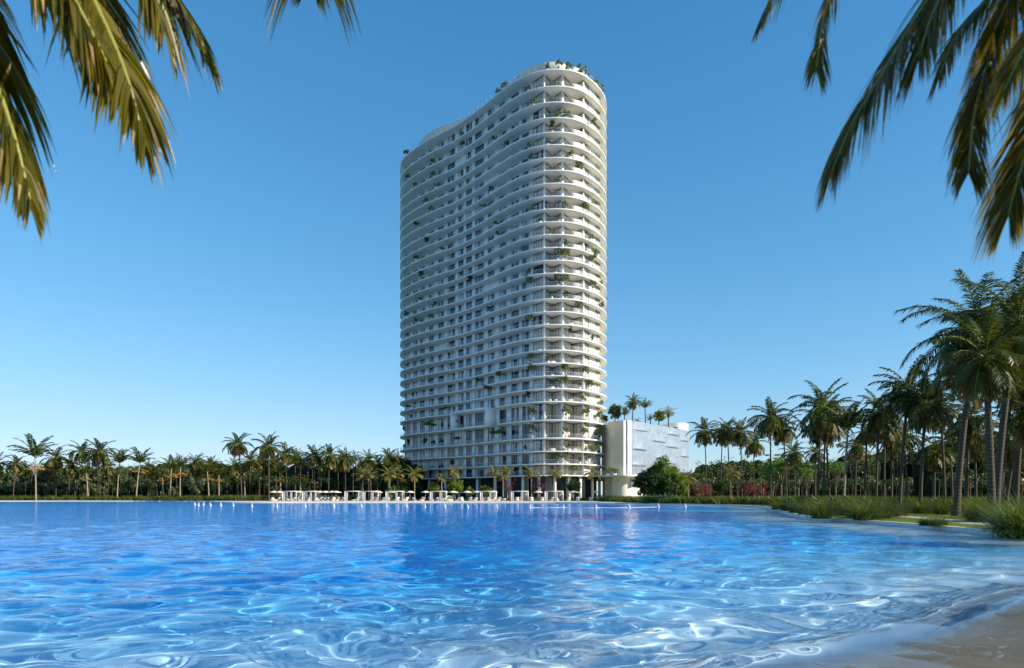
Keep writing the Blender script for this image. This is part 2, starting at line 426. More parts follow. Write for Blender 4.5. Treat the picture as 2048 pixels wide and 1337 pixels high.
# lagoon floor: deepens away from the shores; shelf of sand at the near right
SWASH = smooth([(-60, 0), (-20, 3.2), (-6, 4.5), (-1, 5.2), (2.5, 6.8), (5.2, 8.5), (8.7, 11.5), (12.2, 13.9), (16, 16.2), (21, 19.0)], 6, False)
def swash_sd(X, Y):
    d = dist_to(SWASH, X, Y, False)
    # sign: beach side is below or right of the line
    yl = np.interp(X, SWASH[:, 0], SWASH[:, 1])
    return np.where(Y > yl, d, -d)
def depth(X, Y):
    ds = dist_to(SHORE, X, Y); s = swash_sd(X, Y)
    bank = .40 + .6 * np.clip(ds / 6, 0, 1) + ds * .055
    open_ = .20 + .48 * (1 - np.exp(-np.clip(s, 0, 40) / .9)) + .07 * np.clip(s, 0, 40)
    shelf = .05 + .006 * np.clip(ds, 0, 12)
    near = Y < 27
    d = np.where(s > 0, np.minimum(open_, bank + 3 * (lambda k_: k_ * k_ * (3 - 2 * k_))(np.clip((17 - X) / 14, 0, 1))), shelf)
    k = np.clip(s / 1.2 + .5, 0, 1); k = k * k * (3 - 2 * k)
    d = np.where(np.abs(s) < .6, shelf * (1 - k) + np.minimum(open_, bank + 3 * (lambda k_: k_ * k_ * (3 - 2 * k_))(np.clip((17 - X) / 14, 0, 1))) * k, d)
    return np.clip(d, .03, 2.3)
gx = np.concatenate([np.arange(-230, -24, 4.), np.arange(-24, 26, .18), np.arange(26, 46, 2.)])
gyv = np.concatenate([np.arange(-16, 2, 1.), np.arange(2, 34, .18), np.arange(34, 200, 3.)])
GX, GY = np.meshgrid(gx, gyv)
D = depth(GX, GY)
rngf = np.random.default_rng(5)
mb = MB(); nx, ny = len(gx), len(gyv); ii = np.arange(nx * ny).reshape(ny, nx)
mb.add(np.stack([GX, GY, -D], -1).reshape(-1, 3), np.stack([ii[:-1, :-1], ii[:-1, 1:], ii[1:, 1:], ii[1:, :-1]], -1).reshape(-1, 4), 0)
def floormat():
    m = bpy.data.materials.new('lagoon_floor_depth_tint'); m.use_nodes = True; nt = m.node_tree; p = nt.nodes['Principled BSDF']
    ge = nt.nodes.new('ShaderNodeNewGeometry'); sp = nt.nodes.new('ShaderNodeSeparateXYZ'); nt.links.new(ge.outputs['Position'], sp.inputs[0])
    n = nt.nodes.new('ShaderNodeTexNoise'); n.inputs['Scale'].default_value = .25; n.inputs['Detail'].default_value = 5; nt.links.new(ge.outputs['Position'], n.inputs['Vector'])
    a = nt.nodes.new('ShaderNodeMath'); a.operation = 'MULTIPLY_ADD'; a.inputs[1].default_value = .35; a.inputs[2].default_value = -.17
    nt.links.new(n.outputs['Fac'], a.inputs[0])
    s = nt.nodes.new('ShaderNodeMath'); s.operation = 'SUBTRACT'; nt.links.new(a.outputs[0], s.inputs[0]); nt.links.new(sp.outputs[2], s.inputs[1])
    q = nt.nodes.new('ShaderNodeMath'); q.operation = 'MULTIPLY'; q.inputs[1].default_value = 1 / 2.4; nt.links.new(s.outputs[0], q.inputs[0])
    r = nt.nodes.new('ShaderNodeValToRGB'); e = r.color_ramp.elements  # ramp puts the blue tint of deep water into the floor colour
    e[0].position = 0.03; e[0].color = (.30, .265, .215, 1); e[1].position = .13; e[1].color = (.38, .46, .52, 1)
    for ps, c in ((.34, (.58, .75, .83, 1)), (.46, (.17, .57, .84, 1)), (.62, (.018, .43, .86, 1)), (.90, (.006, .35, .84, 1))):
        x = r.color_ramp.elements.new(ps); x.color = c
    nt.links.new(q.outputs[0], r.inputs[0]); nt.links.new(r.outputs[0], p.inputs['Base Color']); p.inputs['Roughness'].default_value = 1
    p.inputs['Specular IOR Level'].default_value = 0
    return m
lf = mb.build('lagoon_floor', floormat(), None, True); lf['kind'] = 'structure'
lf.cycles.is_caustics_receiver = True

# water: waves as real geometry, finest close to the camera
rng = np.random.default_rng(11)
nr_, na_ = 640, 640
r = np.geomspace(2.2, 215, nr_); a = np.linspace(math.radians(-62), math.radians(50), na_)
R, A = np.meshgrid(r, a, indexing='ij'); WX = R * np.sin(A); WY = R * np.cos(A)
def waves(X, Y, R):
    Z = np.zeros_like(X)
    # gentle domain warp breaks the regularity of the sines
    X2 = X + .35 * np.sin(Y * .9 + 1) + .15 * np.sin(Y * 2.3 + X * .7); Y2 = Y + .3 * np.sin(X * 1.1 + 2) + .12 * np.sin(X * 2.9 + Y * .5)
    for i in range(46):
        L = math.exp(rng.uniform(math.log(.50), math.log(2.6))); th = rng.normal(1.35, .8); k = 2 * PI / L
        amp = .0076 * L ** .70 * rng.uniform(.4, 1)
        fade = np.clip((L * 38 - R) / (L * 30), 0, 1)
        ph = k * (X2 * math.cos(th) + Y2 * math.sin(th)) + rng.uniform(0, 6.28)
        if i % 2: Z += amp * fade * (1 - 2 * np.abs(np.sin(ph / 2)) ** 1.4)
        else: Z += amp * fade * np.sin(ph)
    return Z
WZ = waves(WX, WY, R)
s = swash_sd(WX, WY)
WZ *= np.clip(.22 + (s + .3) * .5, .22, 1)
nz = .10 * np.sin(WX * 1.3) + .04 * np.sin(WX * 3.1 + 1)
WZ += np.where(WY < 40, .085 * np.exp(-np.abs((s + nz * .6 - .25) / np.where(s + nz * .6 < .25, .24, .45)) ** 1.9) + .022 * np.exp(-((s - 1.5 + nz) / .45) ** 2), 0)
mb = MB(); ii = np.arange(nr_ * na_).reshape(nr_, na_)
mb.add(np.stack([WX, WY, WZ], -1).reshape(-1, 3), np.stack([ii[:-1, :-1], ii[:-1, 1:], ii[1:, 1:], ii[1:, :-1]], -1).reshape(-1, 4), 0)
def watermat():
    m = bpy.data.materials.new('clear_water'); m.use_nodes = True; nt = m.node_tree; nt.nodes.remove(nt.nodes['Principled BSDF'])
    rf = nt.nodes.new('ShaderNodeBsdfRefraction'); rf.inputs['IOR'].default_value = 1.33; rf.inputs['Roughness'].default_value = 0; rf.inputs['Color'].default_value = (.93, .97, 1, 1)
    gl = nt.nodes.new('ShaderNodeBsdfGlossy'); gl.inputs['Roughness'].default_value = .03; gl.inputs['Color'].default_value = (1, 1, 1, 1)
    fr = nt.nodes.new('ShaderNodeFresnel'); fr.inputs['IOR'].default_value = 1.33
    ge = nt.nodes.new('ShaderNodeNewGeometry')
    mp = nt.nodes.new('ShaderNodeMapping'); mp.inputs['Scale'].default_value = (.6, 1.6, 1); nt.links.new(ge.outputs['Position'], mp.inputs[0])
    n = nt.nodes.new('ShaderNodeTexNoise'); n.inputs['Scale'].default_value = 1.3; n.inputs['Detail'].default_value = 3; n.inputs['Roughness'].default_value = .5
    nt.links.new(mp.outputs[0], n.inputs['Vector'])
    ln = nt.nodes.new('ShaderNodeVectorMath'); ln.operation = 'LENGTH'; nt.links.new(ge.outputs['Position'], ln.inputs[0])
    rr = nt.nodes.new('ShaderNodeMapRange'); rr.inputs[1].default_value = 10; rr.inputs[2].default_value = 60; rr.inputs[3].default_value = 0; rr.inputs[4].default_value = .5
    nt.links.new(ln.outputs['Value'], rr.inputs[0])
    b = nt.nodes.new('ShaderNodeBump'); b.inputs['Distance'].default_value = .25
    nt.links.new(rr.outputs[0], b.inputs['Strength']); nt.links.new(n.outputs['Fac'], b.inputs['Height'])
    for q in (rf, gl, fr): nt.links.new(b.outputs[0], q.inputs['Normal'])
    k = nt.nodes.new('ShaderNodeMath'); k.operation = 'MULTIPLY'; k.inputs[1].default_value = WREF; nt.links.new(fr.outputs[0], k.inputs[0])
    mx = nt.nodes.new('ShaderNodeMixShader'); nt.links.new(k.outputs[0], mx.inputs[0]); nt.links.new(rf.outputs[0], mx.inputs[1]); nt.links.new(gl.outputs[0], mx.inputs[2])
    nt.links.new(mx.outputs[0], nt.nodes['Material Output'].inputs[0])
    return m
WREF = .80
WATER = watermat()
wo = mb.build('water', WATER, None, True); wo['kind'] = 'structure'
wo.cycles.is_caustics_caster = True

# ------------------------------------------------------------------ the tower
ZS = (HZ - 140.5) / F * 190          # roof slab underside above the eye
KY = ZS * F
def pl(x, y): Y = KY / (HZ - y); return (X_(x, Y), Y)
EDGE_PX = [(800.2, 338.8), (802, 326.9), (805.6, 319.7), (813.9, 311.3), (825.9, 301.1), (849.8, 285), (873.8, 271.8), (891.7, 262.8), (909.7, 253.3),
           (933.6, 237.7), (957.6, 219.7), (981.5, 200.5), (1001, 185), (1019, 171.5), (1037.9, 159.7), (1061.8, 148.9), (1085.8, 142.8), (1109.7, 140.5),
           (1133.6, 141.4), (1151.6, 145.2), (1169.6, 153.1), (1187.5, 166.3), (1201.9, 181.8), (1210.3, 197.4), (1212.6, 209.4)]
EDGE_FRONT = [pl(*p) for p in EDGE_PX]
EDGE_BACK = [(28.6, 213), (26.8, 221.5), (21, 231), (10, 241), (-4, 252), (-18, 262), (-28, 267.5), (-35, 266), (-39.2, 259), (-40.2, 252.5)]
nEF = (len(EDGE_FRONT) - 1) * 4
EDGE = smooth(EDGE_FRONT + EDGE_BACK, 4)
EDGE_S = EDGE[:nEF + 1]
es_px = EDGE_S[:, 0] / EDGE_S[:, 1] * F + 1024
def edge_at(x):
    o = np.argsort(es_px); return np.array([np.interp(x, es_px[o], EDGE_S[o, k]) for k in (0, 1)])
WALL_PX = [(810.1, 334), (825.9, 322), (840.3, 311.3), (849.8, 305.3), (858.2, 300.2), (876.8, 287.6), (887.5, 280.8), (895.3, 275.4), (909.7, 265.8),
           (916.9, 260.4), (932.4, 249.2), (943.8, 241.9), (950.4, 237.6), (967.7, 227), (976.1, 221.3), (999, 205.6), (1012.4, 197.6), (1022.9, 190.8),
           (1044.5, 175.4), (1066.6, 163.6), (1088.8, 148.9), (1104.3, 164.5), (1122.6, 150.6), (1127.0, 151.2), (1146.8, 172.2), (1166.6, 160.9), (1177.9, 173.4), (1192.3, 187.8), (1200, 195.6)]
WALLP = [pl(*p) for p in WALL_PX]
wpx = [p[0] for p in WALL_PX]
def wall_at(x):
    # straight in plan between traced corners (perspective-correct along each facet)
    i = int(np.clip(np.searchsorted(wpx, x) - 1, 0, len(wpx) - 2))
    (x0, y0), (x1, y1) = WALLP[i], WALLP[i + 1]; s = (x - 1024) / F
    den = (x1 - x0) - s * (y1 - y0); t = (s * y0 - x0) / den
    return np.array((x0 + (x1 - x0) * t, y0 + (y1 - y0) * t))
WALL_BACK = [(26.2, 208), (25.6, 213), (23.5, 220), (18, 228.5), (8, 238), (-5, 249), (-19, 259), (-27.5, 264), (-33.5, 262.8), (-37, 257), (-38.2, 251)]
NOSE = [140.5, 174, 205.8, 236.9, 266] + list(np.linspace(291, 805, 21)) + [842, 878, 904.5, 930, 953]
SLAB_Z = [EYE + (HZ - y) / F * 190 for y in NOSE]       # underside heights
ST = .34
NFL = len(NOSE)
TOWER = thing('apartment_tower', (0, 0, 0), 'tall white apartment tower with curved balconies on every floor and a wavy roofline', 'tower')

def slab_profile(poly, zb, name, par, thick=ST):
    mb = MB(); poly = np.asarray(poly); n = len(poly)
    inn = offset_poly(poly, -.07 * OS); inn2 = offset_poly(poly, -.45 * OS)
    rings = [(inn2, zb - .0), (inn, zb + .02), (poly, zb + .05), (poly, zb + thick - .03), (inn, zb + thick)]
    V = []
    for P, z in rings: V += [(*p, z) for p in P]
    Fc = []
    for k in range(4):
        for i in range(n):
            j = (i + 1) % n; q = (k * n + i, k * n + j, (k + 1) * n + j, (k + 1) * n + i)
            Fc.append(q if OS > 0 else q[::-1])
    bot = tuple(range(n)); top = tuple(4 * n + i for i in range(n))
    Fc.append(bot[::-1] if OS > 0 else bot); Fc.append(top if OS > 0 else top[::-1])
    mb.add(V, Fc[:-1])
    mb.F.append(list(Fc[-1])); mb.M.append(1)
    return mb.build(name, [WHITE, TILE], par)
ea = np.sum(EDGE[:, 0] * np.roll(EDGE[:, 1], -1) - np.roll(EDGE[:, 0], -1) * EDGE[:, 1])
OS = 1 if ea > 0 else -1

BOXL, BOXR = 918.0, 976.0
def slab_poly(i):
    P = [tuple(p) for p in EDGE]
    if i in (25, 26):     # the slab is interrupted right of the projecting box
        out = []; done = False
        for k, p in enumerate(P):
            pxx = p[0] / p[1] * F + 1024
            if k <= nEF and 979 < pxx < 994:
                if not done:
                    done = True
                    a, b = edge_at(979), edge_at(994); c, d = wall_at(979.5), wall_at(993.5)
                    out += [tuple(a), tuple(c + np.array((0, -.25))), tuple(d + np.array((0, -.25))), tuple(b)]
                continue
            out.append(p)
        P = out
    if i >= 27 and i < 30:    # right end butts against the annexe
        pass
    return P
for i in range(NFL):
    slab_profile(slab_poly(i), SLAB_Z[i], 'floor_slab', TOWER)

# windows and wall, floor by floor
WINS = [(810.1, 821), (825.9, 835.2), (840.3, 849.8), (858.2, 867.3), (876.8, 887.5), (895.3, 909.7), (916.9, 927), (932.4, 943.8), (950.4, 967.7), (976.1, 988.6),
        (999, 1012.4), (1022.9, 1037.5), (1044.5, 1058), (1066.6, 1088.2), (1089.4, 1104.1), (1104.5, 1122.0), (1127.6, 1146.6), (1147.0, 1166.0), (1167.4, 1177.9), (1190.6, 1199.4)]
rw = np.random.default_rng(21)
def wdir(a, b):
    d = (b - a) / np.linalg.norm(b - a); return d, np.array((d[1], -d[0]))     # outward normal faces the lagoon
wallmb = MB(); wrest = MB(); winlist = []
def qwall(mb, a, b, z0, z1, m=0):
    mb.add([(*a, z0), (*b, z0), (*b, z1), (*a, z1)], [(0, 1, 2, 3)], m)
def obox(mb, c0, c1, z0, z1, n, d0, d1, m):
    """box along c0-c1, from depth d0 to d1 along the normal n"""
    P = [c0 + n * d0, c1 + n * d0, c1 + n * d1, c0 + n * d1]
    V = [(*p, z0) for p in P] + [(*p, z1) for p in P]
    mb.add(V, [(0, 3, 2, 1), (4, 5, 6, 7), (0, 1, 5, 4), (1, 2, 6, 5), (2, 3, 7, 6), (3, 0, 4, 7)], m)
def window_mesh(mb, a, b, z0, z1, fl, wi, fm=None):
    fm = fm or mb
    d, n = wdir(a, b); L = np.linalg.norm(b - a); np_ = max(2, int(round(L / 1.25)))
    nose = wi >= 13
    # uneven panes, curtains drawn in some
    cuts = np.linspace(0, L, np_ + 1)
    cuts[1:-1] += rw.uniform(-.12, .12, np_ - 1) * L / np_
    pcur = .36 if nose else .27
    r0 = -.12
    for k in range(np_):
        p, q = a + d * cuts[k], a + d * cuts[k + 1]
        u = rw.random(); m = 2 if u < pcur else (3 if (nose and u < .97) else 1)
        if m == 1 and rw.random() < .35:      # curtain gathered at one side of the pane
            s = rw.uniform(.25, .45); f = p + (q - p) * (s if rw.random() < .5 else 1 - s)
            first = 2 if rw.random() < .5 else 1
            mb.add([(*(p + n * r0), z0), (*(f + n * r0), z0), (*(f + n * r0), z1), (*(p + n * r0), z1)], [(0, 1, 2, 3)], first)
            mb.add([(*(f + n * r0), z0), (*(q + n * r0), z0), (*(q + n * r0), z1), (*(f + n * r0), z1)], [(0, 1, 2, 3)], 3 - first)
        else:
            mb.add([(*(p + n * r0), z0), (*(q + n * r0), z0), (*(q + n * r0), z1), (*(p + n * r0), z1)], [(0, 1, 2, 3)], m)
        if k: obox(fm, p - d * .04, p + d * .04, z0 + .07, z1 - .1, n, r0 + .004, r0 + .07, 0)
    obox(fm, a + d * .003, a + d * .07, z0 + .07, z1 - .1, n, r0 + .003, -.02, 0); obox(fm, b - d * .07, b - d * .003, z0 + .07, z1 - .1, n, r0 + .003, -.02, 0)
    obox(fm, a + d * .003, b - d * .003, z1 - .1, z1 - .004, n, r0 + .005, -.024, 0); obox(fm, a + d * .003, b - d * .003, z0 + .003, z0 + .07, n, r0 + .005, -.024, 0)
allw = []
for f in range(NFL - 1):
    z1 = SLAB_Z[f]; z0 = SLAB_Z[f + 1] + ST
    xs = []
    ws = WINS
    if f in (2, 5, 9, 14, 18): ws = [w_ for k, w_ in enumerate(WINS) if k != (3 + f) % 9 + 1]
    # wall pieces between windows
    cur = 810.1
    segs = []
    for (a, b) in ws:
        if a > cur + .3: segs.append((cur, a))
        cur = b
    if cur < 1200: segs.append((cur, 1200.0))
    for a, b in segs:
        knots = [a] + [x for x in wpx if a + .2 < x < b - .2] + [b]
        for p, q in zip(knots[:-1], knots[1:]):
            P, Q = wall_at(p), wall_at(q); d, n = wdir(P, Q)
            obox(wallmb, P, Q, z0 + .002, z1 - .002, n, -.28, 0, 0)
    # header above the windows of the plain facade
    for k, (a, b) in enumerate(ws):
        P, Q = wall_at(a + .02), wall_at(b - .02)
        pieces = [(P, Q)]
        for x in wpx:
            if a + 2 < x < b - 2 and k > 12 - 0:
                M = wall_at(x); pieces = [(P, M), (M, Q)]
        zz = z1 - (.22 if a < 1060 else .08)
        if a < 1060:
            d, n = wdir(P, Q); obox(wallmb, P, Q, zz, z1 - .004, n, -.25, -.012, 0)
        for P2, Q2 in pieces:
            h = (Q2 - P2); size = abs((b - a)) * (zz - z0)
            # nearer panels of the nose and the tall low storeys show largest
            allw.append((size / (1 + .0), f, k, P2, Q2, z0 + .005, zz - .006, a))
# fin columns on the nose
for x, hw in ((1088.8, .16), (1124.8, .34), (1166.7, .2)):
    c = wall_at(x)
    wallmb.box((c[0], c[1] + .12, (SLAB_Z[0] + SLAB_Z[-1]) / 2), (hw * 2, .55, SLAB_Z[0] - SLAB_Z[-1] - .01))
# back of the tower: plain wall
bk = [tuple(WALLP[-1])] + WALL_BACK + [tuple(WALLP[0])]
for p, q in zip(bk[:-1], bk[1:]):
    P, Q = np.array(p), np.array(q); qwall(wallmb, P, Q, SLAB_Z[-1], SLAB_Z[0] + .01)
wallmb.build('exterior_wall', WALL, TOWER)
allw.sort(key=lambda t: -t[0])
WM = [FRAME, GLASS, CURT, WARM]
for n_, (s_, f, k, P, Q, z0, z1, a) in enumerate(allw):
    if n_ < 100:
        mb, fm = MB(), MB(); window_mesh(mb, P, Q, z0, z1, f, k, fm); fm.build('frame', FRAME, mb.build('window', WM, TOWER))
    else: window_mesh(wrest, P, Q, z0, z1, f, k)
o = wrest.build('window', WM, TOWER); o['kind'] = 'stuff'
# glazing round both ends
ends = [MB(), MB()]
for f in range(NFL - 1):
    z1 = SLAB_Z[f] - .05; z0 = SLAB_Z[f + 1] + ST + .01
    for mb, (P, Q) in zip(ends, ((np.array((-38.25, 250.6)), np.array(WALLP[0]) + np.array((-.1, .1))), (np.array(WALLP[-1]) + np.array((.05, .3)), np.array((26.25, 207.6))))):
        d, n = wdir(P, Q); window_mesh(mb, P, Q, z0, z1, f, 3)
for mb in ends: mb.build('end_glazing', WM, TOWER)

# railings
def railing(poly, z, closed, name, par, h=1.1, inset=.12, post=2.3):
    mb = MB(); P = offset_poly(np.asarray(poly), -inset * OS) if closed else np.asarray(poly)
    n = len(P); segs = range(n if closed else n - 1)
    nxt = .3
    for i in segs:
        a, b = P[i], P[(i + 1) % n]; L = np.linalg.norm(b - a)
        if L < 1e-4: continue
        mb.add([(*a, z + .04), (*b, z + .04), (*b, z + h), (*a, z + h)], [(0, 1, 2, 3)], 0)
        d = (b - a) / L; nn = np.array((d[1], -d[0]))
        obox(mb, a, b, z + h, z + h + .022, nn, -.015, .015, 1)
        s = nxt
        while s < L:
            c = a + d * s; mb.box((*c, z + h / 2), (.03, .03, h), math.atan2(d[1], d[0]), 1)
            s += post
        nxt = s - L
    return mb.build(name, [RAIL, WPAINT], par)
for i in range(0, NFL):
    if i in (25, 26):
        P = EDGE
        A = [p for k, p in enumerate(offset_poly(EDGE, -.12 * OS)) if k <= nEF and p[0] / p[1] * F + 1024 < (978 if i == 25 else BOXL)]
        B = [p for k, p in enumerate(offset_poly(EDGE, -.12 * OS)) if not (k <= nEF and p[0] / p[1] * F + 1024 < 994.5)]
        railing(B + A, SLAB_Z[i] + ST, False, 'balcony_railing', TOWER)
    else:
        railing(EDGE, SLAB_Z[i] + ST, True, 'balcony_railing', TOWER)

# rooftop volume
R1 = [(-37, 254), (-34.8, 247), (-30.5, 236), (-27.5, 231.8), (-25.2, 229.0), (-22.2, 226.9), (-19.2, 225.2), (-16.2, 222.8), (-12, 220.5), (-7, 215.8), (-2.4, 208.4), (1.6, 199.8), (5.2, 195.9), (8.4, 193.9), (11.2, 193.4), (14, 194.0), (17, 196.6),
      (20, 201), (22, 208), (19.5, 218), (11, 228), (-4, 242), (-18, 253), (-28, 260), (-34.5, 259.5)]
zr = SLAB_Z[0] + ST
mb = MB(); P = smooth(R1, 4); mb.prism([tuple(p) for p in P], zr, zr + 4.0); inn = offset_poly(P, -.3 * OS)
mb.build('rooftop_penthouse', mat('warm_render', (.62, .58, .50), .6, noise=(.5, .08)), TOWER, False)

# the box frame that stands out of the shaded facade
a, b = wall_at(920.5), wall_at(993.0)
d, n = wdir(a, b); OUTD = 3.7
zb, zt = SLAB_Z[26] - .05, SLAB_Z[25] + ST + .25
c, e = a - d * .2, b - d * .2
mb = MB()
obox(mb, c, c + d * .5, zb + .003, zt - .003, n, .02, OUTD, 0); obox(mb, e - d * .5, e, zb + .003, zt - .003, n, .02, OUTD, 0)
obox(mb, c + d * .002, e - d * .002, zt - .45, zt, n, .015, OUTD - .003, 0); obox(mb, c + d * .002, e - d * .002, zb, zb + .45, n, .015, OUTD - .003, 0)
obj = mb.build('balcony_box_frame', mat('bright_frame', (.92, .91, .90), .5), TOWER)
railing([c + d * .5 + n * (OUTD - .25), e - d * .5 + n * (OUTD - .25)], zb + .45, False, 'balcony_railing', TOWER)

# glazed base
mb = MB(); zb0 = LAND - .1; z1 = SLAB_Z[-1]
base = offset_poly(EDGE, -3.2 * OS)
for i in range(len(base)):
    p, q = base[i], base[(i + 1) % len(base)]; qwall(mb, p, q, zb0, z1, 1 if i < nEF else 0)
    L = np.linalg.norm(q - p); k = max(1, int(L / 1.5)); dd = (q - p) / L; nn = np.array((dd[1], -dd[0])) * (1 if OS > 0 else -1)
    if i < nEF:
        for j in range(k):
            c_ = p + dd * (j + .5) * L / k
            mb.box((*c_, (zb0 + z1) / 2), (.12, .25, z1 - zb0 - .01), math.atan2(dd[1], dd[0]), 2)
mb.build('lobby_glazing', [WALL, DARKGL, FRAME], TOWER)
cb = offset_poly(EDGE, -1.7 * OS)
for i in range(2, nEF, 6):
    mb = MB(); mb.tube([(*cb[i], zb0), (*cb[i], z1)], .42, 12); mb.build('column', WALL, TOWER, True)
DRAPE = mat('grey_drape', (.30, .28, .25), .9)
for i in range(1, nEF, 9):
    mb = MB()
    p, q = base[i], base[i + 1]; dd = (q - p) / np.linalg.norm(q - p); nn = np.array((dd[1], -dd[0])) * (1 if OS > 0 else -1)
    for j in range(9):
        c_ = p + dd * j * .22 - nn * -.30 * OS
        mb.tube([(c_[0], c_[1] - .35, zb0), (c_[0], c_[1] - .35, z1 - .02)], .12, 6)
    mb.build('curtain', DRAPE, TOWER, True)

# ------------------------------------------------------------------ the annexe
def metal():
    m = bpy.data.materials.new('brushed_metal_cladding'); m.use_nodes = True; nt = m.node_tree; p = nt.nodes['Principled BSDF']
    ge = nt.nodes.new('ShaderNodeNewGeometry')
    n = nt.nodes.new('ShaderNodeTexNoise'); n.inputs['Scale'].default_value = .55; n.inputs['Detail'].default_value = 7; n.inputs['Roughness'].default_value = .75; n.inputs['Distortion'].default_value = 1.22
    nt.links.new(ge.outputs['Position'], n.inputs['Vector'])
    r = nt.nodes.new('ShaderNodeValToRGB'); e = r.color_ramp.elements
    e[0].position = .30; e[0].color = (.55, .57, .61, 1); e[1].position = .66; e[1].color = (.74, .76, .79, 1)
    nt.links.new(n.outputs['Fac'], r.inputs[0]); nt.links.new(r.outputs[0], p.inputs['Base Color'])
    p.inputs['Metallic'].default_value = .9; p.inputs['Roughness'].default_value = .33
    b = nt.nodes.new('ShaderNodeBump'); b.inputs['Strength'].default_value = .5; b.inputs['Distance'].default_value = .3
    nt.links.new(n.outputs['Fac'], b.inputs['Height']); nt.links.new(b.outputs[0], p.inputs['Normal']); return m
METAL = metal()
ANN = thing('annexe_building', (0, 0, 0), 'low metal-clad annexe with slatted gills, standing right of the tower under a roof garden', 'building')
def at(x, Y): return np.array((X_(x, Y), Y))
A0, A1, A2, A3, A4 = at(1203.5, 206), at(1222, 198.3), at(1247, 194.8), at(1262.5, 195.6), at(1378, 226.6)
za = EYE + (HZ - 841) / F * 195; zc = SLAB_Z[-1] + ST
cornr = smooth([A1, A2 + np.array((-.9, .05)), A2, A3, A3 + np.array((.7, .85)), A4], 4, False)
mb = MB()
left = [A0 + (A1 - A0) * t for t in np.linspace(0, 1, 6)]
ca = smooth([A0, A0 * .4 + A1 * .6 + np.array((-.1, -.9)), A1, A2], 6, False)
pts = list(ca)
for p, q in zip(pts[:-1], pts[1:]): qwall(mb, p, q, zc, za, 1)
qwall(mb, A2, A2 + (A3 - A2) * .55 + np.array((0, -.25)), zc, za, 2); qwall(mb, A2 + (A3 - A2) * .55 + np.array((0, -.25)), A3, zc, za, 2)
B4 = A4 + np.array((-18, 30.0)); B0 = A0 + np.array((-2, 30.0))
qwall(mb, A4, B4, zc - 3, za - .3, 0)
mb.add([(*p, za - .3) for p in [*pts, A3, A4, B4, B0]], [tuple(range(len(pts) + 4))], 1)
for f_, zz in ((.45, .0),):
    c_ = A2 + (A3 - A2) * f_ + np.array((0, -.3)); mb.box((*c_, (za + zc) / 2), (.18, .12, za - zc), 0, 3)
mb.build('wall', [METAL, CONC, WHITE, FRAME], ANN)
# right face: overlapping metal sheets, lifted along short slits
d, n = wdir(A3, A4); L = np.linalg.norm(A4 - A3)
nx_, nz_ = 120, 34
SL = [(.03, .27, .135), (.02, .24, .415), (.0, .23, .67), (.01, .26, .905), (.33, .57, .27), (.38, .57, .53), (.30, .5, .80), (.58, .82, .115), (.55, .80, .33), (.52, .77, .60), (.83, 1.0, .20), (.84, 1.0, .46), (.82, 1.0, .74)]
V = []; U = np.linspace(0, 1, nx_); Wz = np.linspace(0, 1, nz_)
mb = MB(); zbm = zc - 3.2
rows_ = np.linspace(0, 1, 5)
for r_ in range(13):
    pass
def bulge(u, v):
    o_ = 0
    for u0, u1, vv in SL:
        if u0 <= u <= u1:
            k = math.sin(PI * (u - u0) / (u1 - u0)); t = vv - v       # above the slit (v grows downward)
            if 0 <= t < .16: o_ = max(o_, .20 * k * (1 - t / .16) ** 2.2)
    return o_
us = np.linspace(0, 1, 90); vs = sorted(set(list(np.linspace(0, 1, 30)) + [s[2] for s in SL] + [s[2] + .004 for s in SL]))
V = []
for v in vs:
    for u in us:
        p = A3 + d * L * u + n * bulge(u, v); V.append((*p, za + (zbm - za) * v))
nu = len(us); Fc = [(j * nu + i, (j + 1) * nu + i, (j + 1) * nu + i + 1, j * nu + i + 1) for j in range(len(vs) - 1) for i in range(nu - 1)]
mb.add(V, Fc); mb.build('metal_cladding', METAL, ANN)
# garden deck slab and the round white base
deck = smooth([at(1195, 193), at(1215, 191.5), at(1245, 190.2), at(1262, 190.8), at(1277, 193.2), at(1310, 203), at(1345, 215), at(1385, 227)], 4, False)
dk = [tuple(p) for p in deck] + [(56, 262), (14, 262), (14, 212)]
mb = MB(); mb.prism(dk, SLAB_Z[-1], SLAB_Z[-1] + ST + .03); mb.build('deck_slab', WHITE, ANN)
mb = MB()
bs = smooth([at(1219, 199), at(1237, 196.5), at(1255, 196.0), at(1270, 197.5), at(1290, 202), at(1325, 212), at(1376, 226.3)], 6, False)
for p, q in zip(bs[:-1], bs[1:]): qwall(mb, p, q, LAND - .2, SLAB_Z[-1] - .003)
p = bs[-1]; qwall(mb, p, p + np.array((-14, 24.)), LAND - .2, SLAB_Z[-1] - .003)
qwall(mb, at(1205, 204), bs[0], LAND - .2, SLAB_Z[-1] - .003)
mb.build('base_wall', WHITE, ANN, True)
for x in np.linspace(1212, 1228, 5):
    mb = MB(); p = at(x, 198.4); mb.tube([(*p, LAND - .1), (*p, SLAB_Z[-1] - .01)], .22, 10); mb.build('column', CONC, ANN, True)
railing([at(x, y) for x, y in ((1196, 194.6), (1215, 192.3), (1240, 191.2), (1256, 191.4))], zc, False, 'deck_railing', ANN)
PH = thing('stair_house', (0, 0, 0), 'plain box-shaped stair house on the far right corner of the annexe roof', 'building')
mb = MB(); q0, q1 = at(1337, 230), at(1369, 228.5); zt = EYE + (HZ - 845.5) / F * 228
pp = [q1, at(1376.5, 233), at(1376.5, 233) + np.array((-5.5, 7)), q0 + np.array((-1, 8)), q0]
mb.prism([tuple(p) for p in pp], za - 2.5, zt); mb.build('wall', WHITE, PH)
mb = MB(); dd, nn = wdir(q0, q1); obox(mb, q0 + dd * 1.6, q0 + dd * 3.0, zt - 2.1, zt - 1.4, nn, .0, .03, 0); mb.build('vent', FRAME, PH)

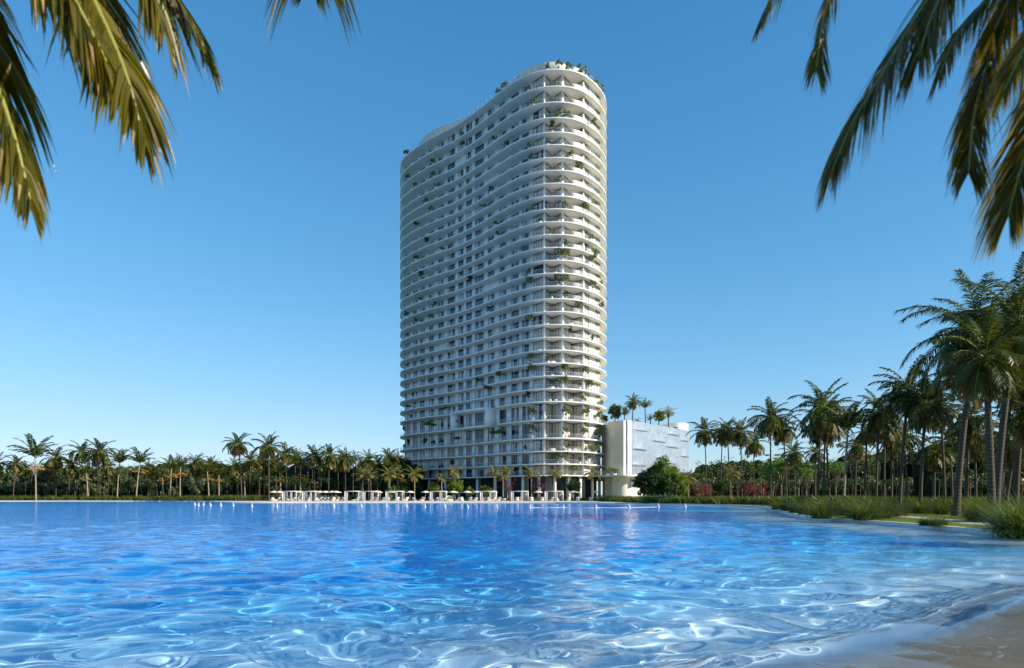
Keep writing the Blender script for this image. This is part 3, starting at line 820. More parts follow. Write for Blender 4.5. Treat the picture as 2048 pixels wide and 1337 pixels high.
# ------------------------------------------------------------------ balcony plants and furniture
def edge_y(i, x):
    p = edge_at(min(max(x, 801), 1212)); return HZ - (SLAB_Z[i] - EYE) * F / p[1]
rp = np.random.default_rng(77)
def shrub_mesh(kind):
    mb = MB(); r = np.random.default_rng(kind * 7 + 1)
    if kind == 0: C = r.normal(size=(12, 3)) * (.33, .33, .27); R = r.uniform(.25, .42, 12); m = LEAFMID; sz = .10; n = 120
    elif kind == 1: C = r.normal(size=(14, 3)) * (.36, .36, .33); R = r.uniform(.22, .36, 14); m = LEAFPOT; sz = .12; n = 90
    elif kind == 2: C = r.normal(size=(10, 3)) * (.24, .24, .28); R = r.uniform(.22, .36, 10); m = LEAFDK; sz = .09; n = 110
    else: C = r.normal(size=(14, 3)) * (.5, .45, .42); R = r.uniform(.22, .4, 14); m = LEAFPOT; sz = .13; n = 90
    V, Fc = leaf_cloud(r, C, R, n, sz); mb.add(V, Fc, 0)
    return mb.mesh('foliage', [m])
SHR = [shrub_mesh(k) for k in range(4)]
mb = MB(); mb.lathe([(.20, 0), (.30, .5), (.33, .52), (.33, .56), (.28, .56), (.27, .50), (.01, .50)], 14, m=0); POTM = mb.mesh('pot', [POT], True)
mb = MB(); mb.box((0, 0, .28), (1.0, .5, .56)); mb.box((0, 0, .575), (.9, .4, .02), 0, 1); BOXPOT = mb.mesh('pot', [POT, SOIL])
mb = MB(); mb.tube([(0, 0, 0), (.03, .02, .5), (-.02, 0, 1)], .035, 6); STEM = mb.mesh('stem', [BARK])
PLANTS = []
def addp(sx, ox, oy, lst):
    for p in lst: PLANTS.append((ox + p[0] / sx, oy + p[1] / sx, p[2] if len(p) > 2 else None))
addp(4.452, 780, 100, [(1403, 150, 2), (1503, 130, 1), (1600, 140, 1), (1690, 170, 3), (1740, 205, 1), (1835, 270, 1), (1885, 340, 1), (965, 350, 1), (1020, 330, 1), (150, 920, 0), (1230, 345, 0), (1275, 460, 1), (1500, 565, 1), (1565, 565, 1), (1810, 655, 1), (1445, 690, 2), (1243, 840, 0), (1405, 820, 2), (1250, 965, 2), (1605, 950, 1), (1680, 1050, 1), (1505, 1165, 0), (650, 835, 0), (930, 790, 0), (1040, 855, 0), (385, 1010, 0), (390, 1120, 0), (165, 1145, 0), (230, 1210, 0), (430, 1215, 0), (905, 1245, 2), (640, 740, 2)])
addp(4.452, 780, 400, [(1275, 65, 1), (1565, 50, 1), (1745, 75, 1), (1820, 25, 1), (1335, 170, 2), (1505, 160, 2), (1785, 345, 1), (1565, 415, 2), (1495, 490, 1), (1560, 490, 1), (1805, 540, 1), (1820, 470, 1), (1235, 645, 2), (1495, 710, 1), (1560, 710, 1), (1235, 735, 1), (1800, 765, 1), (1905, 750, 2), (1440, 840, 2), (1565, 870, 2), (1675, 965, 1), (1890, 940, 2), (1240, 1080, 1), (1605, 1185, 2), (1800, 1220, 2), (320, 25, 0), (370, 100, 0), (230, 185, 0), (465, 430, 0), (325, 325, 2), (240, 525, 0), (275, 630, 2), (710, 710, 2), (635, 670, 2), (270, 875, 0), (405, 945, 2), (150, 1035, 2), (370, 1025, 0), (235, 1075, 0), (880, 970, 2), (945, 215, 0), (965, 310, 0), (1170, 455, 2), (840, 55, 0), (1070, 1235, 2), (150, 1215, 2)])
addp(4.178, 780, 700, [(145, 130, 2), (335, 260, 2), (190, 370, 2), (155, 465, 0), (180, 548, 2), (455, 505, 0), (810, 350, 0), (735, 260, 0), (912, 225, 0), (1165, 70, 1), (1190, 175, 1), (1155, 400, 2), (1195, 530, 1), (1190, 690, 1), (1130, 830, 2), (315, 640, 0), (360, 645, 0), (550, 615, 0), (862, 675, 0), (910, 685, 0), (115, 675, 2), (155, 785, 2), (118, 795, 2), (295, 770, 2), (360, 775, 2), (560, 745, 0)])
addp(4.18, 1080, 700, [(65, 75, 2), (213, 170, 1), (378, 180, 1), (150, 270, 1), (207, 270, 1), (430, 298, 1), (330, 315, 2), (352, 415, 1), (218, 530, 1), (378, 535, 1), (500, 555, 1), (215, 685, 1), (378, 685, 1), (500, 710, 1), (415, 820, 1), (465, 830, 1), (243, 815, 2), (150, 895, 1), (210, 895, 1), (333, 920, 2), (430, 905, 1), (525, 440, 2), (285, 1000, 1)])
NTH = lambda i: ordn(i)
def where(x):
    if x < 822: return 'at the left end'
    if x < 860: return 'left part of shaded side'
    if x < 905: return 'left shaded side'
    if x < 950: return 'mid shaded side'
    if x < 1000: return 'right shaded side'
    if x < 1040: return 'where shade meets lit front'
    if x < 1072: return 'left of folded glass'
    if x < 1100: return 'before the first fin'
    if x < 1122: return 'between first two fins'
    if x < 1150: return 'right of the broad fin'
    if x < 1172: return 'by the last fin'
    if x < 1195: return 'before the plain lit wall'
    return 'at the right end'
KN = {0: 'green leafy', 1: 'sage-green', 2: 'dark green', 3: 'large sage-green'}
taken = {}
spots_ = []
for (x, y, kd) in PLANTS:
    x = min(max(x, 803), 1209.5)
    c = [i for i in range(NFL) if edge_y(i, x) > y + 1.0]
    i = c[0] if c else NFL - 1
    spots_.append((i, x, kd, edge_y(i, x) - y))
spots_.sort(key=lambda t: (t[0], t[1]))
from collections import Counter
cw = Counter((i, where(x), KN[k]) for i, x, k, g in spots_); seen = Counter()
for (i, x, kd, gap) in spots_:
    e = edge_at(x); w_ = wall_at(min(max(x, 811), 1199)); v = w_ - e; v = v / (np.linalg.norm(v) + 1e-6)
    p = e + v * .95
    s = rp.uniform(.95, 1.25); tall = gap > 11
    lv = 'roof terrace' if i == 0 else f'{ordn(i)} balcony from top'
    key = (i, where(x), KN[kd]); seen[key] += 1
    extra = '' if cw[key] == 1 else (', left of pair' if (seen[key] == 1 and cw[key] == 2) else (', right of pair' if cw[key] == 2 else f', {ordn(seen[key])} from the left'))
    form = 'small tree' if tall else 'shrub'
    t = thing('potted_plant', (p[0], p[1], SLAB_Z[i] + ST), f'{KN[kd]} {form}, {lv}, {where(x)}{extra}', 'potted plant', 'potted plants on the tower balconies', rp.uniform(0, 6), s)
    box = rp.random() < .3 and not tall
    place(BOXPOT if box else POTM, 'pot', t)
    hh = 1.15 if not tall else 2.3
    if tall: place(STEM, 'stem', t, (0, 0, .5), 0, (1.2, 1.2, 1.8))
    place(SHR[kd], 'foliage', t, (0, 0, hh), 0, 1.05 if not tall else 1.15)
# deck plants beside the annexe
for k, (x, Y, kd) in enumerate(((1217, 193.6, 1), (1229, 193.2, 0))):
    t = thing('potted_plant', (*at(x, Y), zc + .03), ('sage-green bush in a low planter' if k == 0 else 'bright green bush in a long white planter') + ' on the deck below the annexe', 'potted plant', 'plants on the annexe deck', 0, 1.1)
    place(BOXPOT, 'pot', t); place(SHR[kd], 'foliage', t, (0, 0, 1.1), 0, 1.2)
# sofas and chairs on the lit balconies
def sofa(wd):
    mb = MB(); mb.box((0, 0, .22), (wd, .8, .25)); mb.box((0, .33, .5), (wd, .16, .45)); mb.box((-wd / 2 + .07, 0, .42), (.14, .78, .2)); mb.box((wd / 2 - .07, 0, .42), (.14, .78, .2)); fr = mb.mesh('frame', [FABW])
    mb = MB(); mb.box((0, -.04, .40), (wd - .3, .6, .12)); cu = mb.mesh('cushion', [SHEER])
    return fr, cu
SOFA, ARM = sofa(2.0), sofa(.85)
furn = [(1108, 5, 0), (1095, 9, 1), (1140, 9, 1), (1100, 12, 1), (1145, 13, 0), (1112, 15, 1), (1150, 17, 1), (1095, 19, 1), (1140, 19, 0), (1104, 22, 0), (1157, 22, 1), (1105, 23, 1), (1103, 24, 0), (1139, 25, 0), (1100, 25, 1), (1112, 25, 1), (1104, 28, 0), (1148, 28, 0), (1129, 28, 1), (1158, 28, 1), (1080, 21, 1), (1092, 14, 1), (1170, 16, 1), (1176, 20, 1)]
for x, i, k in furn:
    e = edge_at(x); w_ = wall_at(x); v = (w_ - e); v /= np.linalg.norm(v); p = e + v * 1.3
    t = thing('outdoor_sofa' if k == 0 else 'armchair', (p[0], p[1], SLAB_Z[i] + ST), ('white outdoor sofa' if k == 0 else 'white outdoor armchair') + f', {ordn(i)} balcony from the top, ' + where(x) + (', nearer the left' if (x, i) in ((1100, 25),) else (', nearer the fin' if (x, i) == (1112, 25) else '')), 'sofa' if k == 0 else 'chair', 'seats on the tower balconies', math.atan2(v[1], v[0]) - PI / 2)
    a_, b_ = (SOFA, ARM)[k]; place(a_, 'frame', t); place(b_, 'cushion', t)

# ------------------------------------------------------------------ palms
CR = {}
def crown(kind):
    if kind in CR: return CR[kind]
    fam, v = kind[0], int(kind[1])
    if fam == 'c': me = palm_crown(100 + v, 29, 4.0, 34, .95, .08, 1, 0, .25, .8, lo=-.95)                    # coconut, far
    elif fam == 'u': me = palm_crown(200 + v, 16, 4.6, 26, 1.05, .08, 1, .75, .06, .45, lo=-.15, droop=.85)   # upright fronds
    elif fam == 'p': me = palm_crown(300 + v, 16, 3.2, 22, .8, .07, 1, .3, .3, .9, [PALMPALE, PALMOLD, RACHIS], lo=-.5)
    elif fam == 'n': me = palm_crown(400 + v, 38, 4.3, 70, .92, .040, 2, 0, .2, .75, lo=-1.05)              # near, detailed
    elif fam == 'm': me = palm_crown(500 + v, 32, 4.2, 50, .92, .055, 1, 0, .2, .8, lo=-1.0)
    CR[kind] = me; return me
def fruit_mesh(seed):
    r = np.random.default_rng(seed); mb = MB()
    for s in (-1, 1):
        C = np.stack([s * r.uniform(.35, 1.25, 7), r.normal(size=7) * .3, -.35 + r.normal(size=7) * .12], 1)
        V, Fc = leaf_cloud(r, C, np.full(7, .22), 26, .08, .6); mb.add(V, Fc)
        mb.tube([(0, 0, .1), (s * .5, 0, .05), (s * 1.0, 0, -.25)], .04, 4)
    return mb.mesh('fruit_cluster', [ORANGE])
FRUIT = [fruit_mesh(k) for k in range(3)]
def palm(bx, by, Y, cx, cy, rad, kind, label, group, fruit=False, z0=LAND, r=None, pale=False, rings=0):
    """trunk foot at picture column bx, crown heart at (cx, cy), both at distance Y; rad is the crown radius in picture units"""
    x0 = X_(bx, Y); x1 = X_(cx, Y); zt = EYE + (HZ - cy) / F * Y; h = zt - z0
    R = rad / F * Y; fam = {'c': 3.4, 'u': 3.7, 'p': 2.6, 'n': 3.5, 'm': 3.4}[kind[0]]; s = R / fam
    t = thing('palm_tree', (x0, Y, z0), label, 'palm tree', group)
    rr = r or (.13 + .05 * s)
    rn = random.Random(int(bx * 13 + cy))
    ly = rn.uniform(-.5, .5)
    palm_trunk(h, (x1 - x0, ly), rr * 1.25, rr * .8, TRUNKP if pale else TRUNK, t, rings=rings, n=8 if not rings else 14)
    place(crown(kind), 'crown', t, (x1 - x0, ly, h - .15), rn.uniform(0, 6.28), s)
    if fruit: place(rn.choice(FRUIT), 'fruit_cluster', t, (x1 - x0, ly, h - 1.5 * s), rn.uniform(-.4, .4), s * 1.1)
    return t

LEFTP = [  # base x, crown x, crown y, radius, kind, fruit, distance
    (-6, -10, 930, 32, 'c0', 0, 190), (26, 30, 928, 24, 'c1', 0, 200), (51, 52, 938, 20, 'c2', 0, 205), (72, 69, 914, 48, 'u0', 1, 187), (112, 111, 916, 30, 'c3', 0, 203), (100, 96, 940, 19, 'c1', 0, 208), (138, 140, 930, 26, 'c0', 0, 200),
    (150, 149, 940, 20, 'c2', 0, 206), (176, 172, 947, 24, 'u1', 1, 190), (166, 165, 903, 28, 'c2', 0, 212), (195, 199, 905, 36, 'c1', 0, 200), (216, 218, 935, 20, 'c3', 0, 208), (234, 240, 926, 35, 'u1', 1, 192), (272, 278, 926, 34, 'u0', 1, 190), (296, 297, 935, 20, 'c0', 0, 207),
    (315, 311, 944, 22, 'c1', 0, 203), (327, 326, 955, 14, 'u1', 1, 193), (340, 344, 938, 30, 'u0', 1, 194), (360, 361, 935, 28, 'u1', 1, 200), (391, 391, 925, 24, 'c3', 0, 206), (400, 396, 938, 20, 'c0', 0, 210),
    (418, 415, 944, 30, 'u1', 1, 187), (428, 424, 930, 22, 'c2', 0, 205), (438, 438, 950, 22, 'u0', 1, 190), (444, 442, 940, 18, 'c0', 0, 206), (484, 477, 889, 31, 'c1', 0, 172), (490, 489, 945, 22, 'u0', 1, 200), (500, 499, 922, 27, 'c3', 0, 195), (478, 470, 935, 22, 'c0', 0, 206),
    (538, 537, 893, 35, 'c2', 0, 170), (519, 520, 925, 22, 'c1', 0, 208), (562, 560, 948, 26, 'u1', 1, 187), (573, 572, 908, 26, 'c0', 0, 197), (553, 551, 925, 24, 'c2', 0, 208), (601, 602, 936, 36, 'u0', 1, 187), (590, 591, 912, 22, 'c3', 0, 210), (629, 628, 912, 30, 'c1', 0, 186), (657, 659, 911, 29, 'c3', 0, 184), (641, 643, 930, 20, 'c0', 0, 208),
    (691, 690, 918, 28, 'c2', 0, 192), (676, 676, 925, 22, 'c1', 0, 208), (706, 707, 925, 24, 'u0', 0, 206), (737, 737, 919, 23, 'c0', 0, 200), (722, 722, 930, 20, 'c2', 0, 210), (776, 776, 915, 26, 'c1', 0, 206), (755, 756, 927, 20, 'c3', 0, 210), (798, 796, 922, 22, 'c0', 0, 208)]
LEFTP.sort(key=lambda t: t[1])
fi = ti = 0
hn = Counter()
for (bx, cx, cy, rad, kd, fr, Y) in LEFTP:
    top = cy - rad
    look = 'palm with orange fruit clusters' if fr else ('tall palm' if cy < 915 else ('palm of middling height' if cy < 932 else 'short palm'))
    dec = 'slender grey trunk' if not fr else 'pale trunk'
    hn[look] += 1
    if (bx, cx) in ((484, 477), (538, 537)):
        hn[look] -= 1
        lab = 'very tall palm at the water edge with a ' + ('slightly leaning double-looking trunk' if bx == 484 else 'straight trunk, beside the first loungers')
        lab = 'tallest palm at the far water edge, left of its straight neighbour' if bx == 484 else 'tall straight palm at the far water edge beside the first loungers'
    else: lab = f'{look}, {ordn(hn[look])} such from the left on the far left shore'
    palm(bx, 998, Y, cx, cy, rad, kd, lab, 'palms on the far left shore', bool(fr), pale=bool(fr), r=.17 if fr else .13)
FRONT = [(726, 726, 950, 22, 'p0'), (742, 741, 952, 21, 'p1'), (779, 779, 950, 24, 'p0'), (795, 796, 954, 23, 'p1'), (829, 829, 950, 24, 'p0'), (884, 883, 957, 15, 'p1'), (908, 908, 945, 22, 'p1'), (988, 988, 947, 21, 'p0'),
         (1006, 1006, 955, 15, 'p1'), (1015, 1014, 944, 19, 'p0'), (1063, 1063, 948, 21, 'p1'), (1109, 1109, 949, 22, 'p0'), (1185, 1185, 947, 23, 'p1')]
for k, (bx, cx, cy, rad, kd) in enumerate(FRONT):
    palm(bx, 998, 181 - (k % 3), cx, cy, rad, kd, f'feathery golden palm, {ordn(k + 1)} from the left in the row before the tower', 'small palms in front of the tower', pale=True, r=.13)
palm(1377, 998, 175, 1377, 955, 20, 'p0', 'small golden palm at the right corner of the annexe base', 'palms by the annexe', pale=True, r=.13)
RIGHTP = [  # bx, cx, cy, rad, kind, Y, label
    (1414, 1410, 862, 34, 'm0', 165, 'slim dark palm standing first right of the annexe'),
    (1441, 1446, 868, 30, 'm1', 160, 'slim palm second right of the annexe, trunk leaning slightly right'),
    (1460, 1454, 860, 32, 'm2', 150, 'slim palm third right of the annexe, behind a short feathery palm'),
    (1484, 1482, 864, 34, 'm0', 145, 'dark palm fourth right of the annexe, trunk dead straight'),
    (1507, 1507, 885, 32, 'm1', 150, 'lower palm fifth right of the annexe in front of magenta blossom'),
    (1541, 1541, 835, 48, 'm2', 120, 'tall dark palm left of the leaning palm, in front of bright green trees'),
    (1574, 1564, 856, 38, 'm0', 122, 'palm with a trunk leaning left in front of bright green trees'),
    (1635, 1645, 815, 62, 'm1', 92, 'tall palm of the three-trunk clump, the left trunk leaning right'),
    (1647, 1651, 850, 50, 'm2', 95, 'middle palm of the three-trunk clump'),
    (1659, 1652, 835, 56, 'm0', 97, 'right palm of the three-trunk clump, trunk leaning left'),
    (1630, 1630, 905, 26, 'm1', 135, 'low golden palm far behind the three-trunk clump'),
    (1687, 1698, 858, 66, 'u0', 80, 'palm with upright feathery fronds and orange fruit right of the three-trunk clump'),
    (1752, 1760, 820, 55, 'm2', 78, 'slim palm standing between the upright palm and the tall right-hand palms'),
    (1729, 1735, 862, 34, 'm0', 95, 'lower slim palm behind the upright palm with orange fruit'),
    (1783, 1787, 880, 40, 'm1', 88, 'low palm behind the leaning trunks right of the slim palm'),
    (1799, 1823, 778, 74, 'm1', 62, 'big palm whose thick trunk leans right, above the path bushes'),
    (1840, 1852, 805, 70, 'm0', 60, 'big palm just right of the leaning one, with golden lower fronds'),
    (1868, 1868, 905, 40, 'm2', 85, 'low bright palm in the shade between the big palms'),
    (1912, 1958, 668, 142, 'n0', 51, 'largest palm beside the garden path, thick ringed trunk leaning right'),
    (1984, 1960, 715, 105, 'n1', 44, 'large palm right of the path whose trunk leans left'),
    (1990, 2032, 645, 140, 'n0', 47, 'large palm at the right edge with a trunk leaning strongly right'),
    (1590, 1588, 905, 30, 'm0', 118, 'low dark palm between the leaning palm and the three-trunk clump'),
    (1710, 1716, 890, 34, 'm1', 112, 'low palm just behind the upright palm with orange fruit'),
    (1768, 1772, 850, 46, 'm1', 84, 'second slim palm right of the upright palm, close to its neighbour'),
    (1815, 1808, 870, 44, 'm2', 92, 'dark palm behind the first big leaning trunk'),
    (1930, 1936, 835, 60, 'm2', 72, 'shaded palm crown showing right behind the largest trunk'),
    (1890, 1880, 815, 50, 'm0', 76, 'palm left of the largest one, crown under its lowest fronds'),
    (2030, 2060, 740, 100, 'n0', 58, 'large palm crown at the right edge behind the others'),
    (1997, 2026, 700, 110, 'n1', 53, 'slimmer palm just behind the strongly leaning one'),
    (2010, 2030, 880, 66, 'm2', 62, 'low palm with green-lit fronds behind the large right-hand trunks'),
    (2070, 2080, 820, 90, 'm0', 52, 'palm mostly cut by the right edge of the picture'),
    (1952, 1950, 870, 55, 'm1', 78, 'shaded palm deep behind the largest palm'),
    (1905, 1900, 880, 48, 'm2', 90, 'shaded palm left of the largest trunk, far behind'),
    (2034, 2028, 930, 60, 'c1', 70, 'pale-trunked low palm under the large right-hand crowns')]
for (bx, cx, cy, rad, kd, Y, lab) in RIGHTP:
    near = kd[0] == 'n'
    palm(bx, 998, Y, cx, cy, rad, kd, lab, 'palms on the right shore', kd == 'u0', r=(.20 if near else .135), pale=kd == 'u0', rings=70 if near else 0)
palm(1462, 1000, 140, 1462, 946, 24, 'p1', 'short feathery palm under the slim palms right of the annexe', 'palms on the right shore', pale=True, r=.12)
# roof garden of the annexe
zroof = za - .35
for bx, cx, cy, rad, kd, Y, lab in [(1249, 1250, 820, 12, 'c0', 206, 'small dark palm left of the tall one in the annexe roof garden'), (1265, 1266, 803, 19, 'c2', 207, 'tallest palm in the annexe roof garden'),
        (1291, 1290, 816, 20, 'u1', 209, 'palm with upright drooping fronds in the middle of the annexe roof garden'), (1301, 1301, 835, 11, 'p0', 212, 'low golden palm left of the round tree on the annexe roof'), (1337, 1336, 826, 17, 'p1', 215, 'palm standing alone at the right of the annexe roof garden'), (1275, 1275, 842, 9, 'p0', 207, 'very small palm peeking over the annexe parapet')]:
    palm(bx, 845, Y, cx, cy, rad, kd, lab, 'palms in the annexe roof garden', z0=zroof, r=.16)

# ------------------------------------------------------------------ broadleaf trees
TRM = {}
SHADEBARK = mat('painted_shade_bark', (.06, .045, .032), .9)  # darker copy of the bark, woodland shade put into its colour
def tree_mesh(kind):
    if kind in TRM: return TRM[kind]
    v = int(kind[-1]); r = np.random.default_rng(900 + v * 17 + len(kind)); fam = kind[:-1]; mb = MB()
    if fam == 'round':      # dense crown of unit radius
        n = 58; d = r.normal(size=(n, 3)); d /= np.linalg.norm(d, axis=1)[:, None]; C = d * r.uniform(.35, .85, n)[:, None] * (1, 1, .9); R = r.uniform(.16, .32, n)
        V, Fc = leaf_cloud(r, C, R, 130, .06)
    elif fam == 'airy':     # feathery layered crown
        n = 44; C = np.clip(r.normal(size=(n, 3)), -1.6, 1.6) * (.5, .5, .3); R = r.uniform(.14, .30, n)
        V, Fc = leaf_cloud(r, C, R, 62, .05, .35)
    elif fam == 'blossom':
        n = 50; C = r.normal(size=(n, 3)) * (.5, .5, .34); C[:, 2] += .05; R = r.uniform(.10, .26, n)
        V, Fc = leaf_cloud(r, C, R, 42, .035, .8, .1)
    mb.add(V, Fc); TRM[kind] = mb.mesh('crown', [{'round': LEAFMID, 'airy': LEAFBR, 'blossom': LEAFRED, }[fam]]); return TRM[kind]
def tree(x, cy, rad, Y, kind, label, cat, group, h=None, z0=LAND, m=None, zs=1.0, name='broadleaf_tree', by=998):
    R = rad / F * Y; zc_ = EYE + (HZ - cy) / F * Y
    t = thing(name, (X_(x, Y), Y, z0), label, cat, group)
    rn = random.Random(int(x * 7 + cy)); mb = MB(); hh = zc_ - z0
    tr = [(0, 0, -.1), (rn.uniform(-.1, .1), 0, hh * .4), (rn.uniform(-.2, .2) * R * .3, 0, hh * .75)]
    mb.tube(tr, [R * .07 + .06, R * .055 + .04, R * .04 + .03], 8)
    for k in range(9):
        a = rn.uniform(0, 6.28); q = tr[2] if k % 2 else tr[1]
        e = (q[0] + math.cos(a) * R * rn.uniform(.4, .75), math.sin(a) * R * .6, hh + R * rn.uniform(-.35, .5) * zs)
        mid = ((q[0] + e[0]) / 2, e[1] / 2, (q[2] + e[2]) / 2 + R * .08)
        mb.tube([q, mid, e], [R * .035 + .02, R * .022 + .01, .015], 5)
    mb.build('trunk', BARK, t, True)
    me = tree_mesh(kind)
    if m: 
        key = kind + m.name
        if key not in TRM: TRM[key] = me.copy(); TRM[key].materials.clear(); TRM[key].materials.append(m)
        me = TRM[key]
    place(me, 'crown', t, (0, 0, hh), rn.uniform(0, 6.28), (R, R, R * zs)); return t
G1 = 'round trees in front of the tower'
for k, (x, cy, rad, kd, zs, m) in enumerate([(868, 978, 15, 'round0', 1, LEAFMID), (882, 983, 11, 'round1', 1, LEAFDK), (910, 975, 19, 'round2', 1.15, LEAFMID), (940, 983, 11, 'round0', 1, LEAFMID), (971, 981, 13, 'round1', 1, LEAFMID), (1148, 974, 18, 'round2', 1.05, LEAFDK), (786, 984, 15, 'round1', 1, LEAFMID), (804, 982, 14, 'round0', 1, LEAFDK)]):
    lab = {868: 'leafy tree left of the biggest one before the tower base', 882: 'dark small tree tucked between two lighter trees before the tower', 910: 'biggest round tree before the tower base, behind an umbrella', 940: 'small yellow-green tree right of the biggest one before the tower', 971: 'yellow-green tree behind the louvred cabana before the tower', 1148: 'dark round tree behind the widest umbrella', 786: 'bright bush-like tree left of the tower, behind the cabana', 804: 'dark bushy tree at the left corner of the tower base'}[x]
    tree(x, cy, rad, 180, kd, lab, 'tree', G1, zs=zs, m=m)
for x, cy, rad, Y, kd, lab, m, zs in [(1289, 971, 22, 172, 'round1', 'dark green tree at the left of the group before the annexe', LEAFDK, 1.1), (1327, 945, 27, 178, 'round0', 'largest sunlit round tree before the annexe', LEAFMID, .95), (1316, 974, 21, 170, 'round2', 'dark tree under the largest sunlit one before the annexe', LEAFDK, 1), (1352, 966, 20, 174, 'round1', 'mid green tree right of the largest one before the annexe', LEAFMID, 1.05), (1338, 978, 17, 168, 'round0', 'low green tree in the front of the annexe group', LEAFDK, 1), (1362, 978, 16, 171, 'round2', 'low green tree at the right end of the annexe group', LEAFMID, 1), (1306, 955, 17, 180, 'round2', 'tree filling between the dark left tree and the largest one', LEAFDK, 1)]:
    tree(x, cy - 3, rad * 1.28, Y, kd, lab, 'tree', 'trees in front of the annexe', m=m, zs=zs)
for x, cy, rad, Y, kd, lab in [(1019, 970, 15, 180, 'blossom0', 'magenta blossom tree between two small palms left of the fifth cabana'), (1080, 971, 18, 180, 'blossom1', 'magenta blossom tree right of the umbrella before the tower'), (1400, 980, 21, 160, 'blossom0', 'magenta blossom tree right of the annexe behind the first slim palm'), (1420, 981, 13, 165, 'blossom1', 'smaller magenta blossom tree behind the second slim palm'), (1497, 978, 20, 150, 'blossom1', 'magenta blossom tree left of the pair on the right shore'), (1522, 978, 21, 148, 'blossom0', 'magenta blossom tree right of its twin on the right shore')]:
    tree(x, cy, rad, Y, kd, lab, 'tree', 'magenta blossom trees', name='blossom_tree')
for x, cy, rad, Y, kd, lab, m, zs in [(1443, 973, 18, 152, 'round0', 'dark green shrub-like tree between the magenta trees on the right', LEAFDK, .9), (1526, 940, 24, 142, 'airy0', 'feathery bright green tree behind the lower slim palm', LEAFBR, .9), (1562, 925, 30, 140, 'airy1', 'tallest feathery bright green tree behind the tall dark palm', LEAFBR, 1), (1597, 935, 27, 135, 'airy0', 'feathery bright green tree left of the three-trunk clump', LEAFBR, .9), (1545, 955, 22, 138, 'airy1', 'lower feathery green tree between the palm trunks', LEAFBR, .9), (1612, 950, 22, 140, 'airy1', 'low feathery tree at the left foot of the three-trunk clump', LEAFBR, .9), (1672, 935, 24, 140, 'airy0', 'feathery tree between the clump and the upright palm', LEAFBR, .9)]:
    tree(x, cy, rad, Y, kd, lab, 'tree', 'green trees on the right shore', m=m, zs=zs)
for x, cy, rad, Y, lab, m, zs in [(1229, 824, 16, 208, 'dense green tree at the left of the annexe roof garden', LEAFDK, 1.15), (1208, 838, 9, 210, 'dark bush where the annexe roof meets the tower', LEAFDK, 1), (1318, 832, 14, 210, 'round tree with a clear stem on the annexe roof', LEAFMID, .95)]:
    tree(x, cy, rad, Y, 'round1', lab, 'tree', 'trees in the annexe roof garden', z0=zroof, m=m, zs=zs)

# ------------------------------------------------------------------ woodland behind
def wood(name, spots, seed, mats, size=.22, npc=340):
    """one mass of foliage with trunks below, too deep to count"""
    r = np.random.default_rng(seed); mb = MB()
    for (x, cy, rad, Y) in spots:
        R = rad / F * Y; X = X_(x, Y); Zc = EYE + (HZ - cy) / F * Y; n = 15
        d = r.normal(size=(n, 3)); d /= np.linalg.norm(d, axis=1)[:, None]
        C = np.array((X, Y, Zc)) + d * r.uniform(.4, .9, n)[:, None] * R * (1.15, 1, .85); RR = r.uniform(.2, .42, n) * R
        V, Fc = leaf_cloud(r, C, RR, int(npc / 15 * max(1, R / 3)), size * r.uniform(.8, 1.2)); mb.add(V, Fc, int(r.integers(0, len(mats) - 2)))
        for k in range(3):
            xx = X + r.uniform(-1, 1) * R; yy = Y - r.uniform(0, R)
            mb.tube([(xx, yy, LAND - .1), (xx + r.normal() * .3, yy, Zc)], r.uniform(.05, .13), 5, len(mats) - 2, False)
        # added solid core blocks sky and light, thicket shade is in its colour
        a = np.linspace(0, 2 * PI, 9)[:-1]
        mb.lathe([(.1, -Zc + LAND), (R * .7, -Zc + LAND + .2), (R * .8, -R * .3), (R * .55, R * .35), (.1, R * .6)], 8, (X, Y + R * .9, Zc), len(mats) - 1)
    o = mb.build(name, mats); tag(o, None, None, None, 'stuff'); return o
r = np.random.default_rng(8)
sp_ = []
for x in np.arange(-60, 400, 15): sp_ += [(x + r.normal() * 4, 950 + r.normal() * 6 - (8 if 180 < x < 260 else 0), r.uniform(20, 27), 222 + r.uniform(-4, 10))]
for x in np.arange(-50, 400, 13): sp_ += [(x + r.normal() * 4, 974 + r.normal() * 5, r.uniform(11, 17), 210 + r.uniform(-3, 3))]
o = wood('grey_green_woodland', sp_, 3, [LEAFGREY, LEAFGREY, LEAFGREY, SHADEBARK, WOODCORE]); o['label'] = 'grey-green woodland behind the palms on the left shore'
sp_ = []
for x in np.arange(395, 830, 14): sp_ += [(x + r.normal() * 4, 942 + r.normal() * 7, r.uniform(20, 27), 224 + r.uniform(-4, 10)), (x + 5, 966 + r.normal() * 5, 18, 218)]
o = wood('dark_woodland', sp_, 4, [LEAFDK, LEAFDK, LEAFGREY, SHADEBARK, WOODCORE]); o['label'] = 'dark woodland behind the loungers left of the tower'
sp_ = []
for x, y in zip(np.linspace(1375, 1900, 44), np.interp(np.linspace(1375, 1900, 44), [1375, 1440, 1480, 1560, 1640, 1700, 1800, 1900], [945, 922, 915, 925, 925, 915, 905, 900])):
    sp_ += [(x + r.normal() * 4, y + r.normal() * 4 + 18, r.uniform(24, 32), 200 + r.uniform(-4, 8)), (x, 970 + r.normal() * 3, 19, 190)]
for x in np.arange(1890, 2300, 24): sp_ += [(x + r.normal() * 5, 915 + r.normal() * 8, r.uniform(38, 50), 150 + r.uniform(-8, 8)), (x, 960, 28, 140)]
o = wood('right_woodland', sp_, 6, [LEAFGREY, LEAFDK, LEAFGREY, LEAFDK, SHADEBARK, WOODCORE]); o.name = 'tall_woodland'; o['label'] = 'tall woodland behind the palms on the right shore'

